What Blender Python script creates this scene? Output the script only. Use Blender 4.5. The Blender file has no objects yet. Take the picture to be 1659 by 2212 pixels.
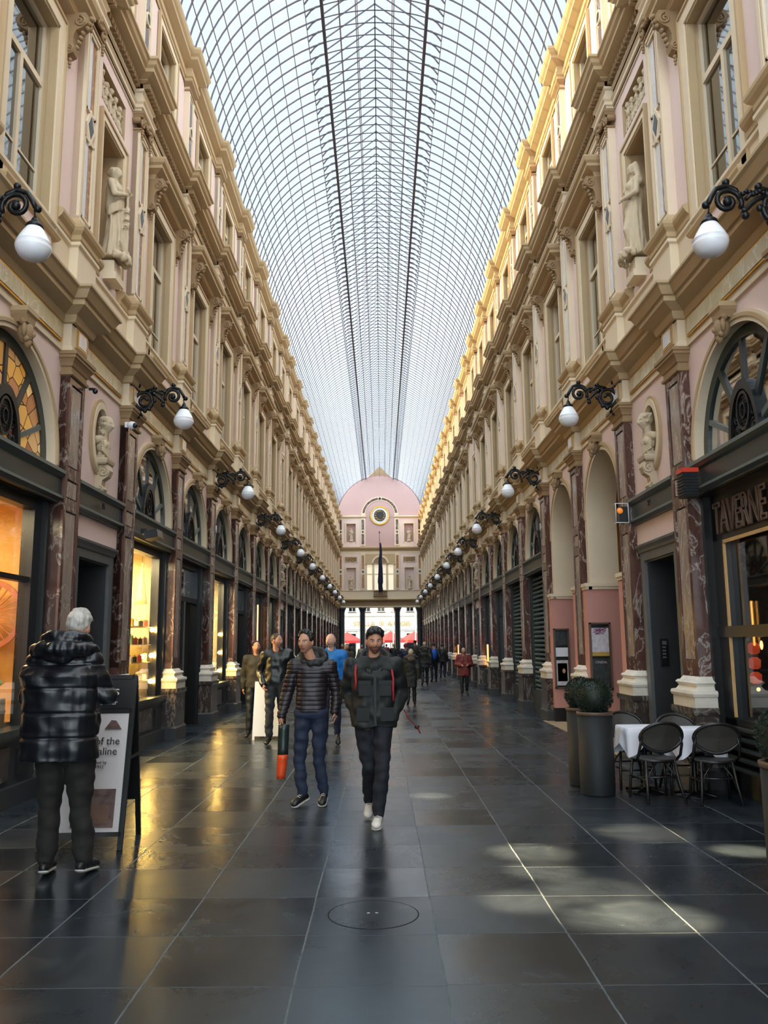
import bpy, bmesh, math, random
from mathutils import Vector, Matrix
from mathutils.geometry import tessellate_polygon
random.seed(7)
PI = math.pi
SC = bpy.context.scene
COL = SC.collection
XC, W = -0.05, 3.78            # gallery axis and half width at the wall plane
def srgb(r, g, b):
    f = lambda c: (c/255/12.92) if c <= 10.3 else ((c/255+0.055)/1.055)**2.4
    return (f(r), f(g), f(b), 1)
# ---------------------------------------------------------------- materials
class N:
    def __init__(s, name):
        s.m = bpy.data.materials.new(name); s.m.use_nodes = True
        s.t = s.m.node_tree; s.t.nodes.clear()
        s.out = s.n('ShaderNodeOutputMaterial')
    def n(s, t, **k):
        x = s.t.nodes.new(t)
        for a, v in k.items(): setattr(x, a, v)
        return x
    def l(s, a, b): s.t.links.new(a, b)
    def geo(s): return s.n('ShaderNodeNewGeometry').outputs['Position']
    def obj(s): return s.n('ShaderNodeTexCoord').outputs['Object']
    def noise(s, vec, scale, detail=4, rough=.6, dist=0):
        x = s.n('ShaderNodeTexNoise'); s.l(vec, x.inputs['Vector'])
        x.inputs['Scale'].default_value = scale; x.inputs['Detail'].default_value = detail
        x.inputs['Roughness'].default_value = rough; x.inputs['Distortion'].default_value = dist
        return x.outputs['Fac']
    def ramp(s, fac, stops, interp='LINEAR'):
        x = s.n('ShaderNodeValToRGB'); s.l(fac, x.inputs['Fac']); e = x.color_ramp.elements
        x.color_ramp.interpolation = interp
        while len(e) < len(stops): e.new(.5)
        for i, (p, c) in enumerate(stops): e[i].position = p; e[i].color = c
        return x.outputs['Color']
    def math(s, op, a, b=None, c=None):
        x = s.n('ShaderNodeMath', operation=op)
        for i, v in enumerate((a, b, c)):
            if v is None: continue
            if isinstance(v, (int, float)): x.inputs[i].default_value = v
            else: s.l(v, x.inputs[i])
        return x.outputs[0]
    def mix(s, fac, a, b):
        x = s.n('ShaderNodeMix', data_type='RGBA')
        for i, v in ((0, fac), (6, a), (7, b)):
            if isinstance(v, (int, float, tuple)): x.inputs[i].default_value = v
            else: s.l(v, x.inputs[i])
        return x.outputs[2]
    def bsdf(s, col, rough=.6, metal=0, spec=.5, bump=None, bs=.3, bd=.01, **k):
        b = s.n('ShaderNodeBsdfPrincipled')
        for nm, v in (('Base Color', col), ('Roughness', rough), ('Metallic', metal), ('Specular IOR Level', spec)):
            if isinstance(v, (int, float, tuple)): b.inputs[nm].default_value = v
            else: s.l(v, b.inputs[nm])
        for a, v in k.items(): b.inputs[a.replace('_', ' ')].default_value = v
        if bump is not None:
            x = s.n('ShaderNodeBump'); x.inputs['Strength'].default_value = bs; x.inputs['Distance'].default_value = bd
            s.l(bump, x.inputs['Height']); s.l(x.outputs[0], b.inputs['Normal'])
        s.l(b.outputs[0], s.out.inputs[0]); s.b = b
        return s.m
def plain(name, c, rough=.6, metal=0, spec=.5, var=.12, scale=6, bs=.15, **k):
    """one colour, a little uneven, with a light grain"""
    n = N(name); v = n.obj(); f = n.noise(v, scale, 5)
    d = tuple(max(0, x*(1-var)) for x in c[:3])+(1,); u = tuple(min(1, x*(1+var)) for x in c[:3])+(1,)
    col = n.ramp(f, [(.3, d), (.7, u)])
    return n.bsdf(col, rough, metal, spec, n.noise(v, scale*8, 3), bs, .004, **k)
def emit(name, c, s):
    n = N(name); e = n.n('ShaderNodeEmission'); e.inputs[0].default_value = c; e.inputs[1].default_value = s
    n.l(e.outputs[0], n.out.inputs[0]); return n.m
def stucco(name, c, rough=.7):
    n = N(name); v = n.geo(); f = n.noise(v, 1.3, 6, .65); g = n.noise(v, 9, 4)
    d = tuple(x*.86 for x in c[:3])+(1,)
    col = n.mix(n.math('MULTIPLY', f, .7), c, d)
    st = n.ramp(g, [(.55, (0, 0, 0, 1)), (.8, (.25, .25, .25, 1))])
    col = n.mix(st, col, tuple(x*.75 for x in c[:3])+(1,))
    return n.bsdf(col, rough, 0, .3, n.noise(v, 60, 3), .12, .004)
def marble(name, base, mid, vein, rough=.18, sc=3.0, lo=.62, hi=.7, zs=.45):
    n = N(name); mp = n.n('ShaderNodeMapping'); n.l(n.geo(), mp.inputs[0]); mp.inputs['Scale'].default_value = (1, 1, zs); v = mp.outputs[0]; a = n.noise(v, sc, 8, .68, .9); w = n.noise(v, sc*.8, 10, .6, 1.2)
    col = n.ramp(a, [(.32, base), (.55, mid), (.72, base)])
    e = n.math('ABSOLUTE', n.math('SUBTRACT', w, .5))
    vn = n.ramp(e, [(0, (.7, .7, .7, 1)), (.008, (.25, .25, .25, 1)), (.022, (0, 0, 0, 1))])
    pt = n.ramp(n.noise(v, sc*4.5, 6, .7, .8), [(lo, (0, 0, 0, 1)), (hi, (.6, .6, .6, 1))])
    col = n.mix(vn, col, vein); col = n.mix(pt, col, tuple((x+y)/2 for x, y in zip(mid, vein)))
    return n.bsdf(col, rough, 0, .5)
def glassy(name, tint=(.92, .95, .97, 1), rough=.02, gz=.96, boost=1.0):
    n = N(name); t = n.n('ShaderNodeBsdfTransparent'); t.inputs[0].default_value = tint
    g = n.n('ShaderNodeBsdfGlossy'); g.inputs['Roughness'].default_value = rough
    f = n.n('ShaderNodeLayerWeight'); m = n.n('ShaderNodeMixShader')
    fac = n.math('MINIMUM', n.math('MULTIPLY', n.math('MULTIPLY_ADD', n.math('POWER', f.outputs['Facing'], 5.0), gz, .04), boost), 1.0)
    n.l(fac, m.inputs[0]); n.l(t.outputs[0], m.inputs[1]); n.l(g.outputs[0], m.inputs[2]); n.l(m.outputs[0], n.out.inputs[0])
    return n.m
MT = {}
MT['pink'] = stucco('pink_stucco', srgb(228, 204, 196))
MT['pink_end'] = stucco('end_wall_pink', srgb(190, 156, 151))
MT['pink_dark'] = stucco('rose_stucco', srgb(196, 142, 132))
MT['cream'] = stucco('cream_stucco', srgb(224, 206, 178))
MT['buff'] = stucco('buff_stucco', srgb(188, 163, 126))
MT['tan'] = stucco('tan_stucco', srgb(154, 127, 94))
MT['stone_fig'] = stucco('statue_stone', srgb(196, 178, 150), .75)
MT['white_stone'] = plain('white_stone', srgb(214, 206, 192), .3)
MT['marble'] = marble('brown_marble', srgb(62, 38, 34), srgb(92, 62, 54), srgb(196, 184, 172))
MT['marble_lt'] = marble('grey_brown_marble', srgb(128, 108, 98), srgb(158, 142, 130), srgb(206, 198, 186), .2, 3.4)  # brown marble lightened in colour for gloss reflections and veins on the fronts
MT['marble_dk'] = marble('dark_marble', srgb(44, 38, 36), srgb(70, 60, 56), srgb(150, 142, 132), .2, 2.4, .6, .7)
MT['marble_pale'] = marble('pale_marble', srgb(206, 198, 168), srgb(178, 166, 130), srgb(232, 228, 214), .3, 2.2)
MT['marble_white'] = marble('white_marble', srgb(222, 218, 214), srgb(200, 196, 196), srgb(240, 238, 236), .25, 4)
MT['marble_gold'] = marble('amber_marble', srgb(168, 112, 52), srgb(132, 84, 40), srgb(214, 176, 110), .25, 5)
MT['gold'] = plain('gilding', srgb(206, 160, 66), .35, 1)
MT['iron'] = plain('black_iron', srgb(20, 21, 23), .38, .4)
MT['green_iron'] = plain('green_black_paint', srgb(44, 52, 49), .35)
MT['green_lt'] = plain('worn_green_paint', srgb(92, 102, 98), .4)  # lighter green for beam ledge faces, spokes and lattice
MT['black'] = plain('black_paint', srgb(14, 15, 16), .35)
MT['grey_stone'] = plain('grey_blue_stone', srgb(84, 86, 88), .5)
MT['dark_stone'] = plain('dark_blue_stone', srgb(46, 47, 49), .4)
MT['door_green'] = plain('dark_green_door', srgb(16, 28, 28), .3)
MT['glass'] = glassy('window_glass', boost=1.6); MT['fan_glass'] = glassy('fanlight_glass', boost=4.5)
MT['roof_glass'] = glassy('roof_glass', (.93, .97, 1, 1), .05, .25)
n = N('dark_window_pane'); df = n.n('ShaderNodeBsdfDiffuse'); df.inputs[0].default_value = srgb(22, 26, 30); g = n.n('ShaderNodeBsdfGlossy'); g.inputs['Roughness'].default_value = .03
f = n.n('ShaderNodeLayerWeight'); m_ = n.n('ShaderNodeMixShader'); fac = n.math('MINIMUM', n.math('MULTIPLY', n.math('MULTIPLY_ADD', n.math('POWER', f.outputs['Facing'], 5.0), .96, .05), 3.0), 1.0)
n.l(fac, m_.inputs[0]); n.l(df.outputs[0], m_.inputs[1]); n.l(g.outputs[0], m_.inputs[2]); n.l(m_.outputs[0], n.out.inputs[0]); MT['pane_dark'] = n.m
MT['rib'] = plain('roof_iron', srgb(70, 60, 68), .5, .2)
MT['rib_lt'] = plain('roof_glazing_bar', srgb(120, 108, 110), .5)
MT['opal'] = plain('opal_glass', srgb(236, 238, 244), .25, 0, .5, var=.02, Subsurface_Weight=.3)
MT['ivory'] = plain('ivory_shop_wall', srgb(238, 222, 176), .6)
MT['amber_wall'] = plain('amber_shop_wall', srgb(226, 176, 98), .6, scale=2)
MT['wood_lt'] = plain('pale_wood', srgb(196, 160, 108), .5)
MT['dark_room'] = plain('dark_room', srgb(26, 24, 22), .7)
MT['cushion_grey'] = plain('grey_dark', srgb(60, 60, 62), .7)
# ---------------------------------------------------------------- mesh builder
class M:
    """collects boxes, plates, sweeps, lathes and tubes; build() links them as ONE mesh object"""
    def __init__(s): s.v = []; s.f = []; s.mi = []; s.sm = []; s.cur = 0; s.mats = []
    def mat(s, key):
        if key not in s.mats: s.mats.append(key)
        s.cur = s.mats.index(key); return s
    def add(s, vs, fs, smooth=False):
        o = len(s.v); s.v += [tuple(p) for p in vs]
        for f in fs: s.f.append(tuple(i+o for i in f)); s.mi.append(s.cur); s.sm.append(smooth)
        return s
    def box(s, x0, x1, y0, y1, z0, z1):
        return s.add([(x0,y0,z0),(x1,y0,z0),(x1,y1,z0),(x0,y1,z0),(x0,y0,z1),(x1,y0,z1),(x1,y1,z1),(x0,y1,z1)],
                     [(0,3,2,1),(4,5,6,7),(0,1,5,4),(1,2,6,5),(2,3,7,6),(3,0,4,7)])
    def obox(s, c, ax, ay, az):
        c = Vector(c); ax, ay, az = Vector(ax), Vector(ay), Vector(az); P = []
        for k in (-1, 1):
            for i, j in ((-1,-1),(1,-1),(1,1),(-1,1)): P.append(c+ax*i+ay*j+az*k)
        return s.add(P, [(0,3,2,1),(4,5,6,7),(0,1,5,4),(1,2,6,5),(2,3,7,6),(3,0,4,7)])
    def usweep(s, prof, w, r, close=True):
        """profile (offset, z) carried round a block that stands out from the wall: half width w, depth r"""
        o = len(prof); P = []
        for (d, z) in prof: P += [(0, -w-d, z), (r+d, -w-d, z), (r+d, w+d, z), (0, w+d, z)]
        F = []
        for i in range(o-1):
            for k in range(3): a = i*4+k; F.append((a, a+1, a+5, a+4))
        if close: F += [(0, 3, 2, 1), tuple((o-1)*4+k for k in range(4))]
        return s.add(P, F)
    def ssweep(s, prof, path):
        """profile (offset, z) carried along a wall path of (s, d) points with mitred returns; path given as offset functions"""
        n = len(path(0)); P = []
        for (d, z) in prof: P += [(x, y, z) for (y, x) in path(d)]
        F = []
        for i in range(len(prof)-1):
            for k in range(n-1): a = i*n+k; F.append((a, a+1, a+n+1, a+n))
        return s.add(P, F)
    def plate(s, y0, y1, z0, z1, hole, x=0, depth=0, rmat=None):
        """wall panel in the plane x with a hole (list of (y,z)), reveals going back by depth"""
        out = [Vector((y0, z0, 0)), Vector((y1, z0, 0)), Vector((y1, z1, 0)), Vector((y0, z1, 0))]
        loops = [out]+([[Vector((a, b, 0)) for a, b in hole]] if hole else [])
        tr = tessellate_polygon(loops); pts = [p for l in loops for p in l]
        s.add([(x, p[0], p[1]) for p in pts], [t for t in tr])
        if hole and depth:
            if rmat: c = s.cur; s.mat(rmat)
            n = len(hole); P = [(x, a, b) for a, b in hole]+[(x-depth, a, b) for a, b in hole]
            s.add(P, [(i, (i+1) % n, n+(i+1) % n, n+i) for i in range(n)])
            if rmat: s.cur = c
        return s
    def prism(s, pts, axis, a0, a1, smooth=False):
        """closed 2D outline extruded along an axis: 'x' -> pts are (y,z), 'y' -> (x,z), 'z' -> (x,y)"""
        f = {'x': lambda p, a: (a, p[0], p[1]), 'y': lambda p, a: (p[0], a, p[1]), 'z': lambda p, a: (p[0], p[1], a)}[axis]
        n = len(pts); P = [f(p, a0) for p in pts]+[f(p, a1) for p in pts]
        F = [(i, (i+1) % n, n+(i+1) % n, n+i) for i in range(n)]
        s.add(P, F, smooth)
        tr = tessellate_polygon([[Vector((p[0], p[1], 0)) for p in pts]])
        s.add(P, [tuple(t) for t in tr]+[tuple(n+i for i in t) for t in tr])
        return s
    def ring(s, cy, cz, r0, r1, x0, x1, a0=0, a1=PI, n=24, e=1.0):
        """arched band in the wall plane"""
        P = []; full = abs(a1-a0-2*PI) < 1e-6; m = n if full else n+1
        for i in range(m):
            a = a0+(a1-a0)*i/n; c, q = math.cos(a), math.sin(a)
            for r, x in ((r0, x0), (r0, x1), (r1, x1), (r1, x0)): P.append((x, cy+r*c, cz+(r*e if e != 1 else r)*q))
        F = []
        for i in range(n):
            for k in range(4): a = i*4+k; b = i*4+(k+1) % 4; j = ((i+1) % m)*4; F.append((a, b, j+(k+1) % 4, j+k))
        if not full: F += [(0, 1, 2, 3), tuple(n*4+k for k in (3, 2, 1, 0))]
        return s.add(P, F)
    def lathe(s, prof, cx=0, cy=0, n=16, cz=0, cap=True, ex=1, ey=1):
        P = [(cx+r*ex*math.cos(2*PI*k/n), cy+r*ey*math.sin(2*PI*k/n), cz+z) for r, z in prof for k in range(n)]
        F = [(i*n+k, i*n+(k+1) % n, (i+1)*n+(k+1) % n, (i+1)*n+k) for i in range(len(prof)-1) for k in range(n)]
        if cap: F += [tuple(range(n))[::-1], tuple((len(prof)-1)*n+k for k in range(n))]
        return s.add(P, F, True)
    def tube(s, pts, r, n=8, cap=True, flat=1.0):
        pts = [Vector(p) for p in pts]; P = []; m = len(pts)
        R = r if isinstance(r, (list, tuple)) else [r]*m
        up = Vector((0, 0, 1)); 
        for i, p in enumerate(pts):
            t = (pts[min(i+1, m-1)]-pts[max(i-1, 0)]).normalized()
            if abs(t.dot(up)) > .95: up = Vector((1, 0, 0)) if abs(t.x) < .9 else Vector((0, 1, 0))
            a = t.cross(up).normalized(); b = a.cross(t).normalized(); up = b
            for k in range(n): q = 2*PI*k/n; P.append(p+a*(R[i]*math.cos(q))+b*(R[i]*flat*math.sin(q)))
        F = [(i*n+k, i*n+(k+1) % n, (i+1)*n+(k+1) % n, (i+1)*n+k) for i in range(m-1) for k in range(n)]
        if cap: F += [tuple(range(n))[::-1], tuple((m-1)*n+k for k in range(n))]
        return s.add(P, F, True)
    def ball(s, c, rx, ry=None, rz=None, n=10, m=7, rot=None):
        ry = rx if ry is None else ry; rz = rx if rz is None else rz; P = []; c = Vector(c)
        for i in range(m+1):
            a = PI*i/m-PI/2
            for k in range(n):
                q = 2*PI*k/n; v = Vector((rx*math.cos(a)*math.cos(q), ry*math.cos(a)*math.sin(q), rz*math.sin(a)))
                if rot is not None: v = rot @ v
                P.append(c+v)
        return s.add(P, [(i*n+k, i*n+(k+1) % n, (i+1)*n+(k+1) % n, (i+1)*n+k) for i in range(m) for k in range(n)], True)
    def mesh(s, name, weld=False):
        nv = len(s.v); assert all(i < nv for f in s.f for i in f), name
        me = bpy.data.meshes.new(name); me.from_pydata(s.v, [], s.f)
        for k in s.mats or ['cream']: me.materials.append(MT[k])
        me.polygons.foreach_set('material_index', s.mi); me.polygons.foreach_set('use_smooth', s.sm)
        bm = bmesh.new(); bm.from_mesh(me)
        if weld: bmesh.ops.remove_doubles(bm, verts=bm.verts, dist=1e-5)
        bmesh.ops.recalc_face_normals(bm, faces=bm.faces); bm.to_mesh(me); bm.free(); me.update()
        return me
    def build(s, name, parent=None, loc=(0,0,0), rot=(0,0,0), scale=None, weld=False):
        return link(s.mesh(name, weld), name, parent, loc, rot, scale)
def link(me, name, parent=None, loc=(0,0,0), rot=(0,0,0), scale=None):
    o = bpy.data.objects.new(name, me); COL.objects.link(o); o.location = loc
    o.rotation_euler = rot if not isinstance(rot, (int, float)) else (0, 0, rot)
    if scale: o.scale = (scale,)*3 if isinstance(scale, (int, float)) else scale
    if parent: o.parent = parent
    return o
def empty(name, loc=(0,0,0), rotz=0, parent=None):
    o = bpy.data.objects.new(name, None); COL.objects.link(o); o.location = loc; o.rotation_euler = (0, 0, rotz)
    if parent: o.parent = parent
    return o
def tag(o, label, cat, group=None):
    o['label'] = label; o['category'] = cat
    if group: o['group'] = group
    return o
def struct(o): o['kind'] = 'structure'; return o
def copy_tree(o, parent=None):
    c = o.copy(); COL.objects.link(c)
    if parent: c.parent = parent
    for ch in list(o.children): copy_tree(ch, c)
    return c
def side_loc(side, s, z=0): return (XC-W, s, z) if side < 0 else (XC+W, s, z)
def side_rot(side): return 0 if side < 0 else PI
def arc(cy, cz, r, a0, a1, n): return [(cy+r*math.cos(a0+(a1-a0)*i/n), cz+r*math.sin(a0+(a1-a0)*i/n)) for i in range(n+1)]
def spiral(c, r0, r1, turns, a0, n=22, plane='xz', sgn=1):
    P = []
    for i in range(n+1):
        t = i/n; a = a0+sgn*turns*2*PI*t; r = r0+(r1-r0)*t
        P.append((c[0]+r*math.cos(a), c[1], c[2]+r*math.sin(a)) if plane == 'xz' else (c[0], c[1]+r*math.cos(a), c[2]+r*math.sin(a)))
    return P
# ---------------------------------------------------------------- bays
P = [-5.48, -2.4, .68, 3.76, 6.84, 9.92, 12.25]+[12.25+3.08*i for i in range(1, 7)]+[33.06]+[33.06+3.08*i for i in range(1, 7)]+[53.87]+[53.87+3.08*i for i in range(1, 7)]+[74.68]
BAYS = [(P[i], P[i+1], 'door' if P[i+1]-P[i] < 2.5 else 'arch') for i in range(len(P)-1)]
Y0, Y1 = -5.48, 75.0
# ================================================================ walls of the gallery
WALL = {}
for side, nm in ((-1, 'wall_left'), (1, 'wall_right')):
    m = M()
    def put(fn, s):                      # local (d, s, z) to world, mirrored on the right
        k = len(m.v); fn()
        for i in range(k, len(m.v)):
            x, y, z = m.v[i]; m.v[i] = (XC-W+x, s+y, z) if side < 0 else (XC+W-x, s-y, z)
    for (a, b, t) in BAYS:
        c = (a+b)/2; h = (b-a)/2
        passage = side > 0 and t == 'arch' and abs(c-16.87) < 1.8 or side > 0 and t == 'arch' and abs(c-13.79) < .1
        if t == 'arch':
            zb = 3.66
            if passage:
                hole = [(1.02, 0.0), (-1.02, 0.0)]; hole = [(-1.02, .005)]+[(1.02, .005)]+arc(0, 3.8, 1.02, 0, PI, 24)
                put(lambda: m.mat('pink').plate(-h, h, 0, 5.16, hole, 0, .02), c)
            else:
                put(lambda: m.mat('pink').plate(-h, h, zb, 5.16, [(-1.15, zb+.002)]+[(1.15, zb+.002)]+arc(0, 3.72, 1.15, 0, PI, 28), 0, .14, 'cream'), c)
                put(lambda: m.mat('black').box(-.25, -.03, -h, -1.22, 0, zb), c)
                put(lambda: m.mat('black').box(-.25, -.03, 1.22, h, 0, zb), c)
                put(lambda: m.mat('black').box(-.25, -.02, -h, h, 3.28, zb), c)
            put(lambda: m.mat('pink').plate(-h, h, 5.86, 9.95, [(-.6, 6.3), (.6, 6.3), (.6, 8.95), (-.6, 8.95)], 0, .18, 'buff'), c)
        else:
            el = [(.27*math.cos(q*PI/16), 4.42+.42*math.sin(q*PI/16)) for q in range(32)]
            put(lambda: m.mat('pink').plate(-h, h, 3.6, 5.16, el, 0, .02, 'cream'), c)
            put(lambda: m.mat('pink').plate(-h, h, 2.94, 3.6, None), c)
            put(lambda: m.mat('grey_stone').plate(-h, h, 0, 2.94, [(-.58, .005), (.58, .005), (.58, 2.72), (-.58, 2.72)], -.01, .5, 'dark_stone'), c)
            put(lambda: m.mat('pink').plate(-h, h, 5.86, 8.98, [(-.46, 6.72), (.46, 6.72), (.46, 8.85), (-.46, 8.85)], 0, .42, 'buff'), c)
            put(lambda: m.mat('pink').plate(-h, h, 8.98, 9.95, [(-.52, 9.15), (.52, 9.15), (.52, 9.7), (-.52, 9.7)], 0, .1, 'buff'), c)
            put(lambda: m.mat('buff').box(-.5, -.42, -.6, .6, 6.5, 9.0), c)
            put(lambda: m.mat('tan').box(-.2, -.1, -.6, .6, 9.1, 9.75), c)
            bowl = []
            n = 24
            P2 = []; F2 = []
            for i in range(7):
                q = PI/2*i/6; 
                for k in range(n): P2.append((-.02-.28*math.sin(q), .27*math.cos(q)*math.cos(2*PI*k/n), 4.42+.42*math.cos(q)*math.sin(2*PI*k/n)))
            for i in range(6):
                for k in range(n): F2.append((i*n+k, i*n+(k+1) % n, (i+1)*n+(k+1) % n, (i+1)*n+k))
            put(lambda: m.mat('buff').add(P2, F2, True), c)
        put(lambda: m.mat('pink').plate(-h, h, 10.6, 13.4, [(-.52, 11.15), (.52, 11.15), (.52, 12.5), (-.52, 12.5)], -.01, .18, 'buff'), c)
        put(lambda: m.mat('cream').plate(-h, h, 5.14, 5.9, None, .02), c)
        put(lambda: m.mat('cream').plate(-h, h, 9.9, 10.7, None, .02), c)
    # solid body behind the stucco so the roof light does not leak in
    sx = (XC-W-1.9, XC-W-1.8) if side < 0 else (XC+W+1.8, XC+W+1.9)
    m.mat('dark_room').box(sx[0], sx[1], Y0, Y1+.6, 0, 13.4)
    xx = sorted((XC+side*(W+1.9), XC+side*(W-.02)))
    m.mat('tan').box(xx[0], xx[1], Y0, Y1+.6, 13.38, 13.44)
    xx = sorted((XC+side*(W+1.9), XC+side*(W+.55)))
    for z in (5.6, 10.4): m.mat('dark_room').box(xx[0], xx[1], Y0, Y1, z, z+.1)
    o = struct(m.build(nm)); WALL[side] = o
def wall_part(side, me, name, s, z=0): return link(me, name, WALL[side], side_loc(side, s, z), side_rot(side))
# ---- running courses with breaks forward at every pilaster
def path_for(side, w, r, base=0, skip_pil=False):
    def path(d):
        L = [(Y0, base+d)]
        for p in P:
            if p-w-.4 <= Y0 or p+w > Y1: continue
            L += [(p-w-d, base+d), (p-w-d, base+r+d), (p+w+d, base+r+d), (p+w+d, base+d)]
        L.append((Y1+.5, base+d)); return L
    return path
def course(side, name, prof, w, r, key, base=0):
    m = M().mat(key); m.ssweep(prof, path_for(side, w, r, base))
    m.v = [(XC-W+x, y, z) if side < 0 else (XC+W-x, y, z) for x, y, z in m.v]
    return m.build(name, WALL[side])
C0 = [(0,5.12),(.03,5.12),(.03,5.16),(.015,5.17),(.015,5.19),(0,5.2),(0,5.47)]
C1 = [(0,5.47),(.03,5.48),(.05,5.54),(.05,5.57),(.08,5.585),(.17,5.63),(.19,5.64),(.19,5.70),(.22,5.71),(.25,5.76),(.27,5.8),(.30,5.82),(.30,5.85),(0,5.90)]
C2 = [(0,9.88),(.02,9.88),(.02,9.93),(.05,9.94),(.05,9.99),(.08,10.02),(.02,10.04),(.02,10.2),(.05,10.22),(.05,10.26)]
C3 = [(.05,10.34),(.11,10.36),(.11,10.38),(.24,10.41),(.24,10.47),(.28,10.5),(.30,10.55),(.33,10.57),(.33,10.61),(0,10.68)]
C4 = [(0,12.7),(.02,12.7),(.02,12.76),(.05,12.78),(.05,12.84),(.02,12.86),(.02,12.98),(.06,13.0),(.16,13.06),(.16,13.12),(.2,13.16),(.23,13.22),(.23,13.27),(-.04,13.32)]
C4b = [(-.1,13.32),(-.04,13.34),(.1,13.34),(.1,13.42),(-.05,13.44)]
PAR = [(0,5.88),(0,6.44),(.03,6.46),(.03,6.5),(-.07,6.5)]
for side in (-1, 1):
    course(side, 'necking_band', C0, .29, .12, 'cream')
    course(side, 'lower_cornice', C1, .29, .14, 'buff')
    course(side, 'balcony_band', PAR, .32, .11, 'cream', .05)
    course(side, 'architrave', C2, .29, .12, 'cream')
    course(side, 'middle_cornice', C3, .29, .13, 'buff')
    course(side, 'top_cornice', C4, .27, .13, 'buff')
    course(side, 'gutter', C4b, .27, .10, 'tan')
    m = M().mat('tan')                                   # dentils
    for (a, b, t) in BAYS:
        if b < 1: continue
        y = a+.36
        while y < b-.36: m.box(.02, .12, y, y+.055, 10.26, 10.34); y += .11
    for p in P:
        if p < 1: continue
        for k in range(-3, 4): m.box(.15, .26, p+k*.1-.03, p+k*.1+.03, 10.26, 10.34)
    m.mat('buff')
    for (a, b, t) in BAYS: m.box(.0, .05, a, b, 10.25, 10.35)
    m.v = [(XC-W+x, y, z) if side < 0 else (XC+W-x, y, z) for x, y, z in m.v]
    m.build('dentil_course', WALL[side])
# ---- sill course between pilaster pedestal and window surround (bay local)
def sill_mesh(h, g):
    m = M().mat('buff'); pr = [(0,6.46),(.03,6.47),(.03,6.5),(.07,6.54),(.07,6.6),(.11,6.64),(.13,6.68),(.13,6.72),(0,6.77)]
    for a, b in ((-h, -g), (g, h)):
        Q = [(.0+d, a, z) for d, z in pr]+[(.0+d, b, z) for d, z in pr]; n = len(pr)
        m.add(Q, [(i, i+1, n+i+1, n+i) for i in range(n-1)]+[tuple(range(n)), tuple(range(n, 2*n))])
    return m.mesh('sill_course')
SILL_A, SILL_D = sill_mesh(1.54, .78), sill_mesh(1.165, .46)
# ---- pilasters
def panel(m, w, z0, z1, d, field, b=.075, g=.02, t=.025):
    """raised field in a sunk frame on a shaft face at depth d"""
    m.box(0, d-.03, -w, w, z0, z1)
    c = m.cur
    for y0, y1, a, e in ((-w, w, z0, z0+b), (-w, w, z1-b, z1), (-w, -w+b, z0, z1), (w-b, w, z0, z1)): m.box(0, d, y0, y1, a, e)
    m.mat(field).box(0, d-.012, -w+b+g, w-b-g, z0+b+g, z1-b-g); m.cur = c
def lower_pilaster():
    parts = {}
    m = M().mat('marble')
    m.box(-.1, .155, -.25, .25, 1.18, 1.32)
    for z0, z1 in ((1.32, 3.28), (3.28, 3.66), (3.66, 4.82)): panel(m, .25, z0, z1, .16, 'marble_lt')
    m.box(0, .16, -.25, .25, 4.8, 4.9)
    parts['shaft'] = m.mesh('shaft')
    m = M().mat('marble_dk').usweep([(.02,.22),(.02,.84)], .33, .24).mat('dark_stone').usweep([(.05,0),(.05,.2),(.03,.23)], .33, .24).mat('marble_dk').usweep([(.04,.8),(.05,.83),(.05,.88)], .33, .24)
    parts['plinth'] = m.mesh('plinth')
    m = M().mat('white_stone').usweep([(.1,.88),(.1,.99),(.115,1.0),(.125,1.03),(.115,1.06),(.07,1.07),(.045,1.11),(.055,1.13),(.075,1.15),(.055,1.175),(.03,1.18),(0,1.22)], .25, .16)
    parts['base'] = m.mesh('base')
    m = M().mat('tan').usweep([(0,4.83),(.025,4.84),(.03,4.87),(.005,4.88),(.005,4.94),(.02,4.95),(.035,4.99),(.06,5.03),(.075,5.04),(.075,5.07),(.09,5.08),(.09,5.12),(0,5.13)], .255, .165)
    parts['capital'] = m.mesh('capital')
    m = M().mat('buff').box(.15, .185, -.2, .2, 5.2, 5.46).mat('gold').box(.15, .192, -.15, .15, 5.22, 5.44).mat('marble_white').box(.15, .197, -.125, .125, 5.245, 5.415)
    parts['frieze_block'] = m.mesh('frieze_block')
    return parts
def scroll_cap(m, w, d, z0, z1):
    """little ionic capital with volutes and a garland"""
    m.usweep([(0,z0),(.02,z0+.01),(.02,z0+.03),(0,z0+.04)], w, d)
    h = z1-z0
    m.usweep([(.03,z1-.09),(.05,z1-.05),(.06,z1-.04),(.06,z1),(0,z1)], w, d)
    for q in (-1, 1):
        c = (d+.02, q*(w-.02), z1-.17)
        m.tube([(c[0], a, b) for _, a, b in spiral(c, .085, .015, 1.4, PI/2, 18, 'yz', q)], .02, 6)
        m.ball((d+.03, c[1], c[2]), .025, n=6, m=4)
        m.tube([(.02, q*(w+.03), z1-.15), (d, q*(w+.03), z1-.15)], .05, 8)
    for k in range(9):
        t = (k-4)/4; m.ball((d+.03, t*w*.62, z0+.1+.05*t*t+.05), .032, n=6, m=4)
    m.ball((d+.04, 0, z1-.1), .045, n=8, m=5)
    for q in (-1, 1):
        for k in range(4): m.ball((d+.02, q*(w-.03), z1-.3-k*.045), .03-.004*k, n=6, m=4)
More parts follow.
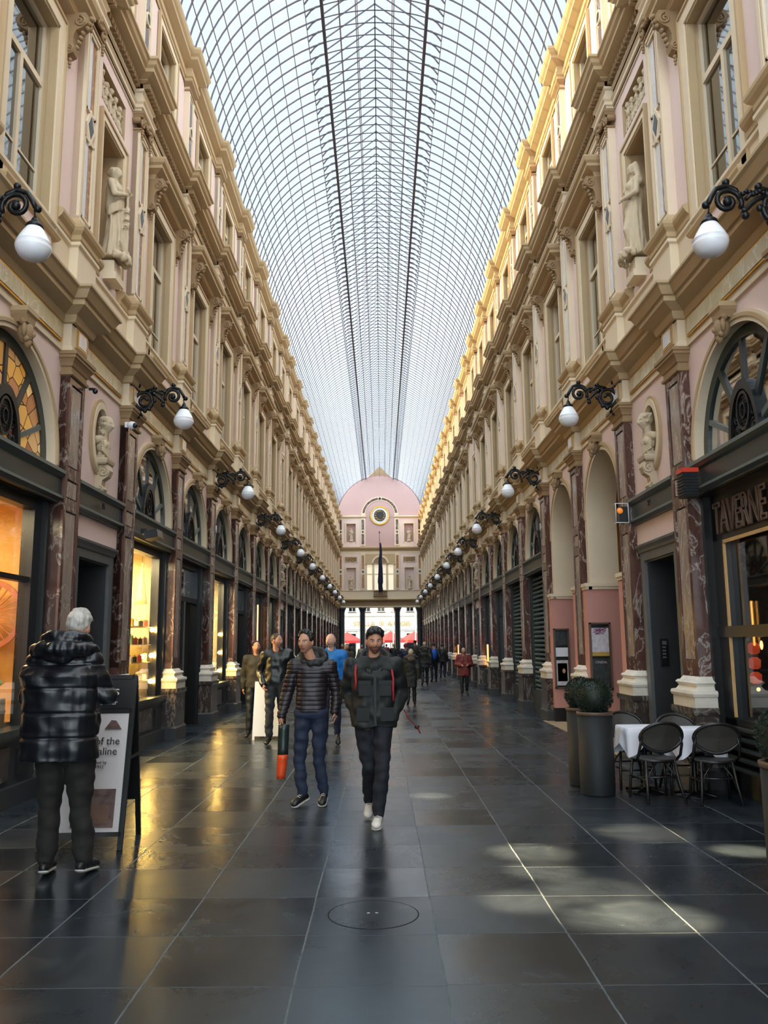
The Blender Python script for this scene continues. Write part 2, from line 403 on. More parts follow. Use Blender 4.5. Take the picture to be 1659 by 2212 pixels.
def mid_pilaster():
    parts = {}
    m = M().mat('buff').usweep([(.03,6.46),(.03,6.5),(.07,6.54),(.07,6.6),(.11,6.64),(.13,6.68),(.13,6.72),(.03,6.76),(.02,6.82),(0,6.86)], .26, .15)
    parts['pedestal'] = m.mesh('pedestal')
    m = M().mat('pink').box(0, .11, -.25, .25, 6.8, 9.62).mat('cream')
    def fr(a, b, w=.14, t=.028, d=.145):
        for y0, y1, z0, z1 in ((-w-t, w+t, a, a+t), (-w-t, w+t, b-t, b), (-w-t, -w, a, b), (w, w+t, a, b)): m.box(.1, d, y0, y1, z0, z1)
    for y0, y1 in ((-.25, -.2), (.2, .25)): m.box(0, .15, y0, y1, 6.84, 9.62)
    m.box(0, .15, -.25, .25, 6.84, 6.9); m.box(0, .15, -.25, .25, 9.56, 9.64)
    fr(6.94, 8.06); fr(8.44, 9.52)
    m.prism([(0,8.0),(.15,8.25),(0,8.5),(-.15,8.25)], 'x', .1, .15)
    parts['shaft'] = m.mesh('shaft')
    m = M()
    for a, b in ((6.968, 8.03), (8.47, 9.49)):
        m.mat('marble_white').box(.1, .118, -.14, .02, a, b); m.mat('marble_gold').box(.1, .12, .02, .14, a, b)
    m.mat('black').prism([(0,8.09),(.09,8.25),(0,8.41),(-.09,8.25)], 'x', .1, .155)
    parts['inlay'] = m.mesh('inlay')
    m = M().mat('tan'); scroll_cap(m, .25, .15, 9.6, 9.9); parts['capital'] = m.mesh('capital')
    return parts
def top_pilaster():
    parts = {}
    m = M().mat('buff').usweep([(.04,10.6),(.04,10.85),(.02,10.9),(0,10.93)], .23, .09)
    parts['pedestal'] = m.mesh('pedestal')
    m = M().mat('pink').box(-.05, .07, -.22, .22, 10.9, 12.6).mat('cream')
    for y0, y1 in ((-.22, -.15), (.15, .22)): m.box(0, .1, y0, y1, 10.92, 12.6)
    m.box(0, .1, -.22, .22, 12.5, 12.62).box(0, .1, -.22, .22, 10.92, 11.0)
    parts['shaft'] = m.mesh('shaft')
    m = M().mat('marble').box(.06, .085, -.09, .09, 11.1, 11.62).box(.06, .085, -.09, .09, 11.86, 12.42).mat('cream').ring(0, 11.74, .09, .12, .06, .11, 0, 2*PI, 16).mat('black').ring(0, 11.74, 0, .085, .06, .095, 0, 2*PI, 16)
    parts['inlay'] = m.mesh('inlay')
    m = M().mat('tan').usweep([(0,12.52),(.02,12.53),(.02,12.56),(0,12.57),(0,12.62),(.04,12.66),(.06,12.68),(.06,12.71),(0,12.72)], .22, .1)
    parts['capital'] = m.mesh('capital')
    return parts
LP, MP, TP = lower_pilaster(), mid_pilaster(), top_pilaster()
for side in (-1, 1):
    for p in P:
        if p < .5: 
            pass
        for nm, parts in (('ground_floor_pilaster', LP), ('first_floor_pilaster', MP), ('attic_pilaster', TP)):
            if p < 0 and nm != 'ground_floor_pilaster': continue
            names = list(parts)
            root = wall_part(side, parts['shaft'], nm, p); root.location.x += side*(.04 if nm[0] == 'g' else .03 if nm[0] == 'f' else 0)
            for k in names:
                if k != 'shaft': link(parts[k], k, root)
# ---- bay dressings
def arch_trim():
    m = M().mat('cream').ring(0, 3.72, 1.15, 1.2, -.02, .045, 0, PI, 32).mat('buff').ring(0, 3.72, 1.2, 1.24, 0, .06, 0, PI, 32).mat('cream').ring(0, 3.72, 1.24, 1.27, 0, .035, 0, PI, 32)
    for q in (-1, 1): m.mat('cream').box(0, .045, q*1.15 if q > 0 else -1.27, 1.27 if q > 0 else -1.15, 3.66, 3.72)
    return m.mesh('arch_moulding')
def keystone():
    m = M().mat('tan').prism([(-.1,4.96),(.1,4.96),(.11,5.05),(-.11,5.05)], 'x', 0, .17).mat('buff').usweep([(.0,5.04),(.03,5.07),(.03,5.12),(0,5.12)], .11, .16)
    m.mat('tan').ball((.12,0,4.87), .09, .085, .12); m.ball((.2,0,4.85), .03, .02, .035, 6, 4)
    for q in (-1, 1):
        m.ball((.17,q*.035,4.9), .025, n=6, m=4); m.ball((.14,q*.09,4.88), .03, .03, .08, 6, 4); m.ball((.15,q*.05,4.79), .035, n=6, m=4); m.ball((.12,q*.08,4.97), .045, n=6, m=4)
    m.ball((.15,0,4.76), .04, .05, .06, 6, 5); m.ball((.17,0,4.8), .03, .035, .012, 6, 4)
    return m.mesh('mask_keystone')
def frieze_inlay(h):
    m = M().mat('gold')
    w = h-.38
    m.box(.02, .045, -w, w, 5.215, 5.455).mat('marble_pale').box(.02, .052, -w+.03, w-.03, 5.24, 5.43)
    return m.mesh('frieze_inlay')
def beam(h):
    m = M()
    pr = [(0,3.28),(.06,3.28),(.06,3.3),(.11,3.33),(.11,3.36),(.07,3.38),(.07,3.56),(.1,3.58),(.13,3.62),(.13,3.66),(0,3.68)]
    n = len(pr); w = h-.25
    for i, (a, b) in enumerate(zip(pr, pr[1:])):
        m.mat('green_lt' if i in (3, 8) else 'green_iron').add([(a[0],-w,a[1]),(b[0],-w,b[1]),(b[0],w,b[1]),(a[0],w,a[1])], [(0,1,2,3)])
    m.mat('green_iron').add([(d,-w,z) for d, z in pr]+[(d,w,z) for d, z in pr], [tuple(range(n)), tuple(range(n, 2*n))])
    return m.mesh('shopfront_beam')
def console():
    m = M().mat('tan')
    out = [(0,0)]+[(.02,-.03)]
    prof = [(0,.56),(.26,.56),(.30,.50),(.29,.42),(.22,.36),(.15,.32),(.12,.24),(.12,.16),(.15,.10),(.13,.03),(.07,0),(0,.02)]
    m.prism(prof, 'y', -.07, .07)
    m.tube(spiral((.19,-.075,.44), .075, .012, 1.5, PI/2, 16, 'xz', -1), .016, 5); m.tube(spiral((.19,.075,.44), .075, .012, 1.5, PI/2, 16, 'xz', -1), .016, 5)
    m.tube(spiral((.085,-.075,.07), .045, .01, 1.3, PI/2, 12, 'xz', -1), .012, 5); m.tube(spiral((.085,.075,.07), .045, .01, 1.3, PI/2, 12, 'xz', -1), .012, 5)
    for k in range(7): m.ball((.31-.022*k-(.03 if k > 2 else 0), 0, .52-.065*k), .03, .045, .03, 6, 4)
    for k in range(3): m.ball((.07, 0, -.03-.05*k), .03-.006*k, n=6, m=4)
    return m.mesh('scroll_console')
def surround(w, z0, z1, b=.15, d=.05, key='cream', bottom=False):
    m = M().mat(key)
    for y0, y1, a, e in ((-w-b, -w, z0, z1+b), (w, w+b, z0, z1+b), (-w, w, z1, z1+b)): m.box(0, d, y0, y1, a, e)
    m.mat('buff')
    t = .035
    for y0, y1, a, e in ((-w-b-t, -w-b, z0, z1+b+t), (w+b, w+b+t, z0, z1+b+t), (-w-b, w+b, z1+b, z1+b+t)): m.box(0, d+.02, y0, y1, a, e)
    t = .03
    for y0, y1, a, e in ((-w, -w+t, z0, z1), (w-t, w, z0, z1), (-w, w, z1-t, z1)): m.box(-.06, d-.02, y0, y1, a, e)
    if bottom: m.box(0, d+.02, -w-b, w+b, z0-.08, z0)
    return m.mesh('window_surround')
ARCH, KEY, CONS = arch_trim(), keystone(), console()
FRI = {'arch': frieze_inlay(1.54), 'door': frieze_inlay(1.165)}; BEAM = {'arch': beam(1.54), 'door': beam(1.165)}
SUR2, SUR3, SURN = surround(.6, 6.3, 8.95), surround(.52, 11.15, 12.5, .12, .03), surround(.46, 6.74, 8.85, .09, .04)
HOOD = M().mat('buff').usweep([(0,9.28),(.03,9.29),(.03,9.32),(.05,9.36),(.18,9.4),(.18,9.45),(.22,9.48),(.24,9.53),(.24,9.56),(0,9.6)], .9, .1).mesh('window_hood')
APRON = M().mat('buff').box(.06, .09, -.62, .62, 5.97, 6.3).mat('pink').box(.06, .1, -.55, .55, 6.02, 6.22).mat('buff').usweep([(0,6.22),(.03,6.24),(.05,6.28),(.05,6.31),(0,6.32)], .66, .1).mesh('window_apron')
def casement(w, z0, z1, tr):
    """returns (frame mesh, pane mesh) set deep in the reveal"""
    m = M().mat('cream'); d0, d1 = -.17, -.11; b = .055
    for y0, y1, a, e in ((-w, w, z0, z0+b), (-w, w, z1-b, z1), (-w, -w+b, z0, z1), (w-b, w, z0, z1), (-.035, .035, z0, tr), (-w, w, tr-.04, tr+.04)): m.box(d0, d1, y0, y1, a, e)
    for q in (-1, 1): m.box(d0, d1-.02, min(q*w, 0)+.02, max(q*w, 0)-.02, z0+(tr-z0)*.4-.012, z0+(tr-z0)*.4+.012)
    p = M().mat('pane_dark')
    for (y0, y1, a, e) in ((-w+b, -.035, z0+b, tr-.04), (.035, w-b, z0+b, tr-.04), (-w+b, w-b, tr+.04, z1-b)): p.box(-.155, -.145, y0, y1, a, e)
    return m.mesh('window_frame'), p.mesh('window_pane')
CAS2, CAS3 = casement(.6, 6.3, 8.95, 8.15), casement(.52, 11.15, 12.5, 12.1)
WIN = [0]
def window_obj(side, c, frame, pane):
    WIN[0] += 1; o = link(frame, 'window_%d' % WIN[0], None, side_loc(side, c), side_rot(side)); struct(o)
    link(pane, 'window_pane', o); return o
for side in (-1, 1):
    for (a, b, t) in BAYS:
        c = (a+b)/2
        wall_part(side, FRI[t], 'frieze_inlay', c)
        passage = side > 0 and t == 'arch' and 13 < c < 17
        if t == 'arch':
            if not passage:
                wall_part(side, ARCH, 'arch_moulding', c); wall_part(side, BEAM[t], 'shopfront_beam', c)
            wall_part(side, KEY, 'mask_keystone', c)
            if b < 0: continue
            wall_part(side, SILL_A, 'sill_course', c); wall_part(side, SUR2, 'window_surround', c)
            h = wall_part(side, HOOD, 'window_hood', c); wall_part(side, APRON, 'window_apron', c)
            for q in (-1, 1): link(CONS, 'scroll_console', h, (0, q*.86, 8.74))
            window_obj(side, c, *CAS2)
        else:
            wall_part(side, BEAM[t], 'doorway_beam', c); wall_part(side, SILL_D, 'sill_course', c); wall_part(side, SURN, 'niche_surround', c)
        wall_part(side, SUR3, 'window_surround', c)
        window_obj(side, c, *CAS3)
# ================================================================ floor
n = N('wet_slate_paving'); pos = n.geo(); sp = n.n('ShaderNodeSeparateXYZ'); n.l(pos, sp.inputs[0])
wob = n.noise(pos, .8, 2); wob = n.math('MULTIPLY', n.math('SUBTRACT', wob, .5), .03)
wb2 = n.math('MULTIPLY', n.math('SUBTRACT', n.noise(pos, 25, 4), .5), .012)
u = n.math('DIVIDE', n.math('ADD', n.math('ADD', sp.outputs[0], .43), n.math('ADD', wob, wb2)), .729)
ui = n.math('FLOOR', u); uf = n.math('SUBTRACT', u, ui)
wn = n.n('ShaderNodeTexWhiteNoise', noise_dimensions='1D'); n.l(ui, wn.inputs['W'])
v = n.math('ADD', n.math('DIVIDE', n.math('ADD', n.math('ADD', sp.outputs[1], .0), n.math('ADD', wob, wb2)), .713), n.math('ADD', n.math('MULTIPLY', wn.outputs['Value'], .045), -.02))
vi = n.math('FLOOR', v); vf = n.math('SUBTRACT', v, vi)
def edge(f, wd): return n.math('LESS_THAN', n.math('MINIMUM', f, n.math('SUBTRACT', 1.0, f)), wd)
eu, ev = edge(uf, .007), edge(vf, .005)
cell = n.n('ShaderNodeCombineXYZ'); n.l(ui, cell.inputs[0]); n.l(vi, cell.inputs[1])
w2 = n.n('ShaderNodeTexWhiteNoise', noise_dimensions='3D'); n.l(cell.outputs[0], w2.inputs['Vector'])
big = n.noise(pos, 1.6, 7, .7, .6); fine = n.noise(pos, 14, 6, .7)
c1 = n.ramp(big, [(.3, srgb(18, 22, 27)), (.55, srgb(30, 36, 42)), (.75, srgb(58, 62, 62))])
c2 = n.mix(n.math('MULTIPLY', w2.outputs['Value'], .8), c1, srgb(22, 27, 36))
scr = n.ramp(fine, [(.62, (0, 0, 0, 1)), (.74, (.35, .35, .35, 1))]); c2 = n.mix(scr, c2, srgb(84, 82, 78))
brk = n.ramp(n.noise(pos, 6, 5), [(.35, (.25, .25, .25, 1)), (.6, (1, 1, 1, 1))]); c3 = n.mix(n.math('MULTIPLY', eu, brk), c2, srgb(80, 78, 74)); c3 = n.mix(n.math('MULTIPLY', ev, brk), c3, srgb(50, 50, 48))
rg = n.math('ADD', n.math('MULTIPLY', w2.outputs['Value'], .12), n.math('MULTIPLY', big, .30))
rg = n.math('ADD', rg, n.math('MULTIPLY', n.math('MAXIMUM', eu, ev), .4)); rg = n.math('ADD', rg, .07)
hgt = n.math('SUBTRACT', n.math('ADD', n.math('MULTIPLY', fine, .05), n.math('MULTIPLY', n.noise(pos, 5, 3), .12)), n.math('MAXIMUM', eu, ev))
# every slab lies at its own slight tilt
sw = n.n('ShaderNodeSeparateColor'); n.l(w2.outputs['Color'], sw.inputs[0])
tl = n.math('ADD', n.math('MULTIPLY', n.math('SUBTRACT', sw.outputs[0], .5), uf), n.math('MULTIPLY', n.math('SUBTRACT', sw.outputs[1], .5), vf))
hgt = n.math('ADD', hgt, n.math('MULTIPLY', tl, 1.6))
n.bsdf(c3, rg, 0, .5, hgt, .45, .012, IOR=2.15, Specular_Tint=(.72, .90, 1, 1))
MT['floor'] = n.m
n = N('pale_passage_paving'); pos = n.geo(); n.bsdf(n.ramp(n.noise(pos, 2, 5), [(.3, srgb(150, 130, 100)), (.7, srgb(186, 168, 136))]), .35, bump=n.noise(pos, 20), bs=.1)
MT['pale_paving'] = n.m
m = M().mat('floor').box(XC-W-2.2, XC+W+2.2, Y0-1, 120, -.1, 0); m.mat('floor').box(-40, XC-W-2.2, Y1+.6, 120, -.1, 0); m.box(XC+W+2.2, 40, Y1+.6, 120, -.1, 0)
m.mat('pale_paving').box(XC+W-.32, XC+W+4.6, 12.55, 18.15, -.09, .004)
struct(m.build('floor'))
# ================================================================ glazed vault
R, ZC, BX, ZR = 3.84, 12.99, 1.26, 17.7
ZB = ZC+math.sqrt(R*R-BX*BX); A0 = math.asin((13.42-ZC)/R); A1 = math.acos(BX/R)
def arcpt(a, r=R): return (XC+r*math.cos(a), ZC+r*math.sin(a))
RY0, RY1 = -3.0, 75.0
m = M().mat('roof_glass')
NA = 20
prof = [arcpt(A0+(A1-A0)*i/NA, R+.05) for i in range(NA+1)]+[(XC, ZR+.06)]+[(2*XC-x, z) for x, z in [arcpt(A1-(A1-A0)*i/NA, R+.05) for i in range(NA+1)]]
q = [(x, RY0, z) for x, z in prof]+[(x, RY1, z) for x, z in prof]; k = len(prof)
m.add(q, [(i, i+1, k+i+1, k+i) for i in range(k-1)])
ceil = struct(m.build('ceiling'))
def flatbar(m, p, q, w, h, y0=0, wy=.014):
    a = Vector((p[0], 0, p[1])); b = Vector((q[0], 0, q[1])); t = (b-a); L = t.length; t.normalize(); nn = Vector((-t.z, 0, t.x))
    m.obox(((a+b)/2)+Vector((0, y0, 0)), t*(L/2+.004), Vector((0, wy, 0)), nn*h/2)
m = M().mat('rib')
for sg in (-1, 1):
    pts = [(XC+sg*R*math.cos(A0+(A1-A0)*i/14), ZC+R*math.sin(A0+(A1-A0)*i/14)) for i in range(15)]
    for a, b in zip(pts, pts[1:]): flatbar(m, a, b, 0, .03, 0, .011)
    a2 = [(XC+sg*R*math.cos(A1+(PI/2-A1)*i/5), ZC+R*math.sin(A1+(PI/2-A1)*i/5)) for i in range(6)]
    for a, b in zip(a2, a2[1:]): flatbar(m, a, b, 0, .02, 0, .009)
    flatbar(m, (XC+sg*BX, ZB+.1), (XC, ZR), 0, .028, 0, .011)
    # curved vent bracket outside the beam
    b3 = [(XC+sg*(BX+.04+.34*t), ZB+.05-.30*t*t+.02) for t in (0, .33, .66, 1)]
    for a, b in zip(b3, b3[1:]): flatbar(m, a, b, 0, .03, .1, .014)
RIB = m.mesh('arched_rib'); nrib = int((RY1-RY0)/.41)
near = []
for i in range(nrib):
    y = RY0+.2+.41*i
    if 13 < y < 13+41: link(RIB, 'arched_rib', ceil, (0, y, 0))
    else: near.append(y)
m = M().mat('rib'); bv, bf = RIB.vertices, [tuple(f.vertices) for f in RIB.polygons]
for y in near: m.add([(v.co.x, v.co.y+y, v.co.z) for v in bv], bf)
link(m.mesh('distant_ribs'), 'distant_ribs', ceil)['kind'] = 'stuff'
for sg in (-1, 1):
    for i in range(1, 10):
        a = A0+(A1-A0)*i/10; x, z = XC+sg*(R-.01)*math.cos(a), ZC+(R-.01)*math.sin(a)
        M().mat('rib_lt').box(x-.009, x+.009, RY0, RY1, z-.009, z+.009).build('purlin', ceil)
    for t in (.3, .62):
        x, z = XC+sg*BX*(1-t), ZB+.1+(ZR-ZB-.1)*t; M().mat('rib_lt').box(x-.012, x+.012, RY0, RY1, z-.01, z+.01).build('purlin', ceil)
    for t in (.33, .67):
        a = A1+(PI/2-A1)*t; x, z = XC+sg*R*math.cos(a), ZC+R*math.sin(a); M().mat('rib_lt').box(x-.01, x+.01, RY0, RY1, z-.01, z+.01).build('purlin', ceil)
    m = M().mat('rib').box(XC+sg*BX-.035, XC+sg*BX+.035, RY0, RY1, ZB-.04, ZB+.0).box(XC+sg*BX-.03, XC+sg*BX+.03, RY0, RY1, ZB+.14, ZB+.18)
    y = RY0
    while y < RY1: m.obox((XC+sg*BX, y+.1, ZB+.07), (.012, 0, 0), (0, .1, .07), (0, .012, -.017)); m.obox((XC+sg*BX, y+.3, ZB+.07), (.012, 0, 0), (0, -.1, .07), (0, .012, .017)); y += .41
    m.build('ridge_beam', ceil)
M().mat('rib').box(XC-.015, XC+.015, RY0, RY1, ZR-.03, ZR+.02).build('ridge_bar', ceil)
M().mat('rib').box(XC-.01, XC+.01, RY0, RY1, ZC+R-.02, ZC+R+.02).build('tie_bar', ceil)
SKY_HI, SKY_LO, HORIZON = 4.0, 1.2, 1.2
# ================================================================ camera, sky, sun
cam = bpy.data.cameras.new('camera'); co = bpy.data.objects.new('camera', cam); COL.objects.link(co); SC.camera = co
pch, rol, yaw = .15833, -.008, .0044
f = Vector((math.sin(yaw)*math.cos(pch), math.cos(yaw)*math.cos(pch), math.sin(pch))); rt = Vector((math.cos(yaw), -math.sin(yaw), 0)); up = rt.cross(f)
r2 = rt*math.cos(rol)+up*math.sin(rol); u2 = -rt*math.sin(rol)+up*math.cos(rol)
co.matrix_world = Matrix(((r2.x, u2.x, -f.x, 0), (r2.y, u2.y, -f.y, 0), (r2.z, u2.z, -f.z, 1.6), (0, 0, 0, 1)))
cam.sensor_fit = 'VERTICAL'; cam.sensor_height = 24; cam.lens = 24*1805/2212; cam.clip_end = 400; cam.clip_start = .05
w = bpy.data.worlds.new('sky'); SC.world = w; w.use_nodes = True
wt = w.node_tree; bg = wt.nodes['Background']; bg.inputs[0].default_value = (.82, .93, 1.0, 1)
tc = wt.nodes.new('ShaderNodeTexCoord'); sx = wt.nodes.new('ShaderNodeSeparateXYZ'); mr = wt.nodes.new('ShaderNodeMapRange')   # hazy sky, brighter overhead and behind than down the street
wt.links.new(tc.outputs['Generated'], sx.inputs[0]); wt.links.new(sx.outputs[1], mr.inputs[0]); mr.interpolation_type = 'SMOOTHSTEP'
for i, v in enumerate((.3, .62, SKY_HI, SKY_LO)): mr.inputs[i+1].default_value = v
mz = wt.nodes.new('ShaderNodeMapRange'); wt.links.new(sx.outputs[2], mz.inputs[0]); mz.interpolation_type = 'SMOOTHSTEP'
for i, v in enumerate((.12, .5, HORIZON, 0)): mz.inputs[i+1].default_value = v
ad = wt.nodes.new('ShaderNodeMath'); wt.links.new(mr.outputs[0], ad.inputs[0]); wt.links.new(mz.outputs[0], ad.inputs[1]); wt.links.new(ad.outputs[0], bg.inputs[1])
sun = bpy.data.lights.new('sun', 'SUN'); sun.energy = 11; sun.angle = .01; sun.color = (1, .73, .3)
so = bpy.data.objects.new('sun', sun); COL.objects.link(so)
d = Vector((.95, .0, -.30)); so.rotation_euler = d.to_track_quat('-Z', 'Y').to_euler(); so.location = (-20, 20, 25)
vs = SC.view_settings; vs.view_transform = 'Standard'; vs.look = 'None'; vs.gamma = 1; vs.exposure = 0; vs.use_curve_mapping = False
SC.cycles.max_bounces = 8; SC.cycles.transparent_max_bounces = 24; SC.cycles.use_denoising = True
SC.cycles.caustics_reflective = False; SC.cycles.caustics_refractive = False
# ================================================================ ground floor fillings
def fan_meshes():
    m = M().mat('green_iron').ring(0, 3.72, 1.03, 1.15, -.16, -.06, 0, PI, 32)
    for q in (-1, 1): m.box(-.16, -.06, q*1.03 if q > 0 else -1.15, 1.15 if q > 0 else -1.03, 3.66, 3.72)
    for a, wd, k in ((90, .035, 'black'), (57, .04, 'green_iron'), (123, .04, 'green_iron'), (24, .03, 'green_lt'), (156, .03, 'green_lt')):
        r = math.radians(a); c, q = math.cos(r), math.sin(r); m.mat(k).obox((-.08, .68*c, 3.68+.68*q), (.018, 0, 0), (0, -q*wd, c*wd), (0, c*.42, q*.42))
    frame = m.mesh('fanlight_frame')
    p = M().mat('fan_glass').prism([(-1.05,3.68),(1.05,3.68)]+arc(0, 3.72, 1.05, 0, PI, 28), 'x', -.09, -.085); pane = p.mesh('fanlight_pane')
    g = M().mat('iron').ring(0, 3.68, .3, .36, -.09, -.02, 0, PI, 24, 1.75).ring(0, 3.98, .13, .155, -.08, -.03, 0, 2*PI, 20, 1.35)
    g.ring(0, 3.98, .05, .065, -.08, -.03, 0, 2*PI, 12, 1.35)
    for k in range(-3, 4): g.box(-.06, -.045, k*.036-.006, k*.036+.006, 3.98-.16+abs(k)*.02, 3.98+.16-abs(k)*.02)
    for k in range(-4, 5): g.box(-.06, -.045, -.12, .12, 3.98+k*.036-.005, 3.98+k*.036+.005)
    for k in range(9):
        t = math.radians(10+20*k); cc = (-.055, .225*math.cos(t), 3.70+.46*math.sin(t)); g.tube(spiral(cc, .065, .015, 1.3, t, 12, 'yz', 1 if k % 2 else -1), .011, 5)
    for q in (-1, 1): g.tube(spiral((-.055, q*.2, 3.78), .07, .015, 1.4, PI/2, 12, 'yz', q), .013, 5)
    return frame, pane, g.mesh('fanlight_grille')
FANF, FANP, FANG = fan_meshes()
n = N('leaded_amber_glass'); v = n.obj(); vo = n.n('ShaderNodeTexVoronoi', feature='DISTANCE_TO_EDGE'); n.l(v, vo.inputs['Vector']); vo.inputs['Scale'].default_value = 5
v2 = n.n('ShaderNodeTexVoronoi'); n.l(v, v2.inputs['Vector']); v2.inputs['Scale'].default_value = 5
sp_ = n.n('ShaderNodeSeparateColor'); n.l(v2.outputs['Color'], sp_.inputs[0])
cc = n.ramp(sp_.outputs[0], [(0, srgb(214, 150, 60)), (.35, srgb(228, 176, 92)), (.6, srgb(150, 74, 40)), (.85, srgb(240, 200, 130))])
cc = n.mix(n.math('LESS_THAN', vo.outputs['Distance'], .03), cc, srgb(50, 26, 14))
n.bsdf(cc, .12, 0, .5); n.b.inputs['Transmission Weight'].default_value = 0; e = n.b; n.l(cc, e.inputs['Emission Color']); e.inputs['Emission Strength'].default_value = .28
MT['leaded'] = n.m
MT['bulb'] = emit('warm_bulb', (1, .6, .14, 1), 240); MT['tube_amber'] = emit('amber_light_tube', (1, .42, .08, 1), 9); MT['tube_gold'] = emit('golden_light_strip', (1, .66, .22, 1), 5)
MT['lamp_face'] = emit('shop_ceiling_lamp', (1, .72, .36, 1), 14)
def fan(side, c, leaded=False):
    WIN[0] += 1; o = link(FANF, 'window_%d' % WIN[0], None, side_loc(side, c), side_rot(side)); struct(o)
    pn = link(FANP, 'fanlight_pane', o); link(FANG, 'fanlight_grille', o)
    if leaded:
        pn.data = pn.data.copy(); pn.data.materials.clear(); pn.data.materials.append(MT['leaded'])
def shop_room(side, c, wallkey, depth=1.5, h=1.54, ceil='ivory', z1=3.3):
    m = M().mat(wallkey); d = -depth
    m.box(d-.04, d, -h+.05, h-.05, 0, z1)
    for q in (-1, 1): m.box(d, -.26, q*(h-.06)-.02, q*(h-.06)+.02, 0, z1)
    m.mat(ceil).box(d, -.26, -h+.05, h-.05, z1, z1+.03)
    return struct(link(m.mesh('shop_wall'), 'wall_shop', None, side_loc(side, c), side_rot(side)))
def shopfront_mesh(kind):
    m = M().mat('black'); w = 1.22
    fr = []
    if kind == 'window':
        m.box(-.24, -.1, -w, -w+.2, .72, 3.3); m.box(-.24, -.1, w-.2, w, .72, 3.3); m.box(-.24, -.1, -w, w, 3.16, 3.3)
        m.mat('green_iron').box(-.24, .06, -w-.04, w+.04, .70, .77).box(-.24, .03, -w-.04, w+.04, .66, .70)
        m.mat('dark_stone').box(-.24, -.02, -w-.1, w+.1, 0, .66).box(-.2, .05, -w-.1, w+.1, 0, .2)
        m.mat('marble_dk').box(-.2, .0, -w+.2, .5, .26, .6); m.mat('black').box(-.02, .005, .7, 1.02, .28, .56)
    elif kind == 'door':
        m.box(-.24, -.1, -w, -w+.12, 0, 3.3); m.box(-.24, -.1, w-.14, w, 0, 3.3); m.box(-.24, -.1, -w, w, 3.18, 3.3); m.box(-.24, -.1, -w, w, 2.5, 2.6); m.box(-.22, -.12, -.2, -.1, 0, 2.6)
        m.mat('dark_stone').box(-.24, -.05, -w, -.15, 0, .5).mat('black').box(-.24, -.02, -w, -.15, .5, .56)
        m.mat('green_lt').box(-.1, -.07, -.12, -.1, 0, 2.5)
    elif kind == 'tavern':
        m.mat('black').box(-.3, -.12, -w, -w+.3, 0, 3.3).box(-.3, -.12, w-.3, w, 0, 3.3).box(-.3, -.12, -w, w, 2.75, 3.3).box(-.3, -.12, -w, w, 0, .78).box(-.28, -.1, -w, w, 1.66, 1.78)
        m.mat('green_iron')
        for k in range(5): m.box(-.1, .02-.012*k, -w, w, .28+k*.1, .31+k*.1)
        m.mat('wood_lt').box(-.13, -.105, -w+.3, w-.3, 2.70, 2.74).box(-.13, -.105, -w+.29, -w+.32, .8, 2.72).box(-.13, -.105, w-.32, w-.29, .8, 2.72)
    elif kind == 'shutter':
        m.mat('green_iron').box(-.24, -.06, -w, -w+.08, 0, 3.3).box(-.24, -.06, w-.08, w, 0, 3.3).box(-.2, -.04, -w, w, 0, .1).mat('dark_stone').box(-.24, -.02, -w-.1, w+.1, 0, .5)
    return m.mesh('shopfront_frame')
SF = {k: shopfront_mesh(k) for k in ('window', 'door', 'tavern', 'shutter')}
PANE = {'window': M().mat('glass').box(-.16, -.155, -1.04, 1.04, .75, 3.18).mesh('shop_pane'), 'door': M().mat('glass').box(-.17, -.165, -1.1, -.2, .5, 2.5).box(-.17, -.165, -1.1, 1.1, 2.6, 3.2).mesh('shop_pane'),
        'tavern': M().mat('glass').box(-.2, -.195, -.92, .92, .78, 2.75).mesh('shop_pane')}
def lattice():
    m = M().mat('green_lt')
    for k in range(26):
        z = .5+k*.107
        for j in range(20):
            y = -1.12+j*.118+(.059 if k % 2 else 0)
            if y > 1.1: continue
            m.obox((-.09, y-.03, z), (.006, 0, 0), (0, .036, .03), (0, -.006, .007)); m.obox((-.09, y+.03, z), (.006, 0, 0), (0, .036, -.03), (0, .006, .007))
    return m.mesh('shutter_lattice')
LAT = lattice()
def shop(side, c, kind):
    WIN[0] += 1; o = struct(link(SF[kind], 'window_%d' % WIN[0], None, side_loc(side, c), side_rot(side)))
    if kind in PANE: link(PANE[kind], 'shop_pane', o)
    if kind == 'shutter': link(LAT, 'shutter_lattice', o)
    return o
def area(loc, size, power, color=(1, .66, .3), rot=(0, 0, 0), sy=None):
    l = bpy.data.lights.new('shop_lamp', 'AREA'); l.size = size; l.energy = power; l.color = color
    if sy: l.shape = 'RECTANGLE'; l.size_y = sy
    o = bpy.data.objects.new('shop_lamp', l); COL.objects.link(o); o.location = loc; o.rotation_euler = rot; return o
LEFT = {8.38: 'lit0', 13.79: 'lit1', 16.87: 'door', 19.95: 'lit2', 23.03: 'door', 26.11: 'strip', 29.19: 'lit3'}
RIGHT = {8.38: 'tavern', 13.79: 'pass', 16.87: 'pass', 19.95: 'shutter', 23.03: 'shutter', 26.11: 'door', 29.19: 'strip', 40.76: 'strip'}
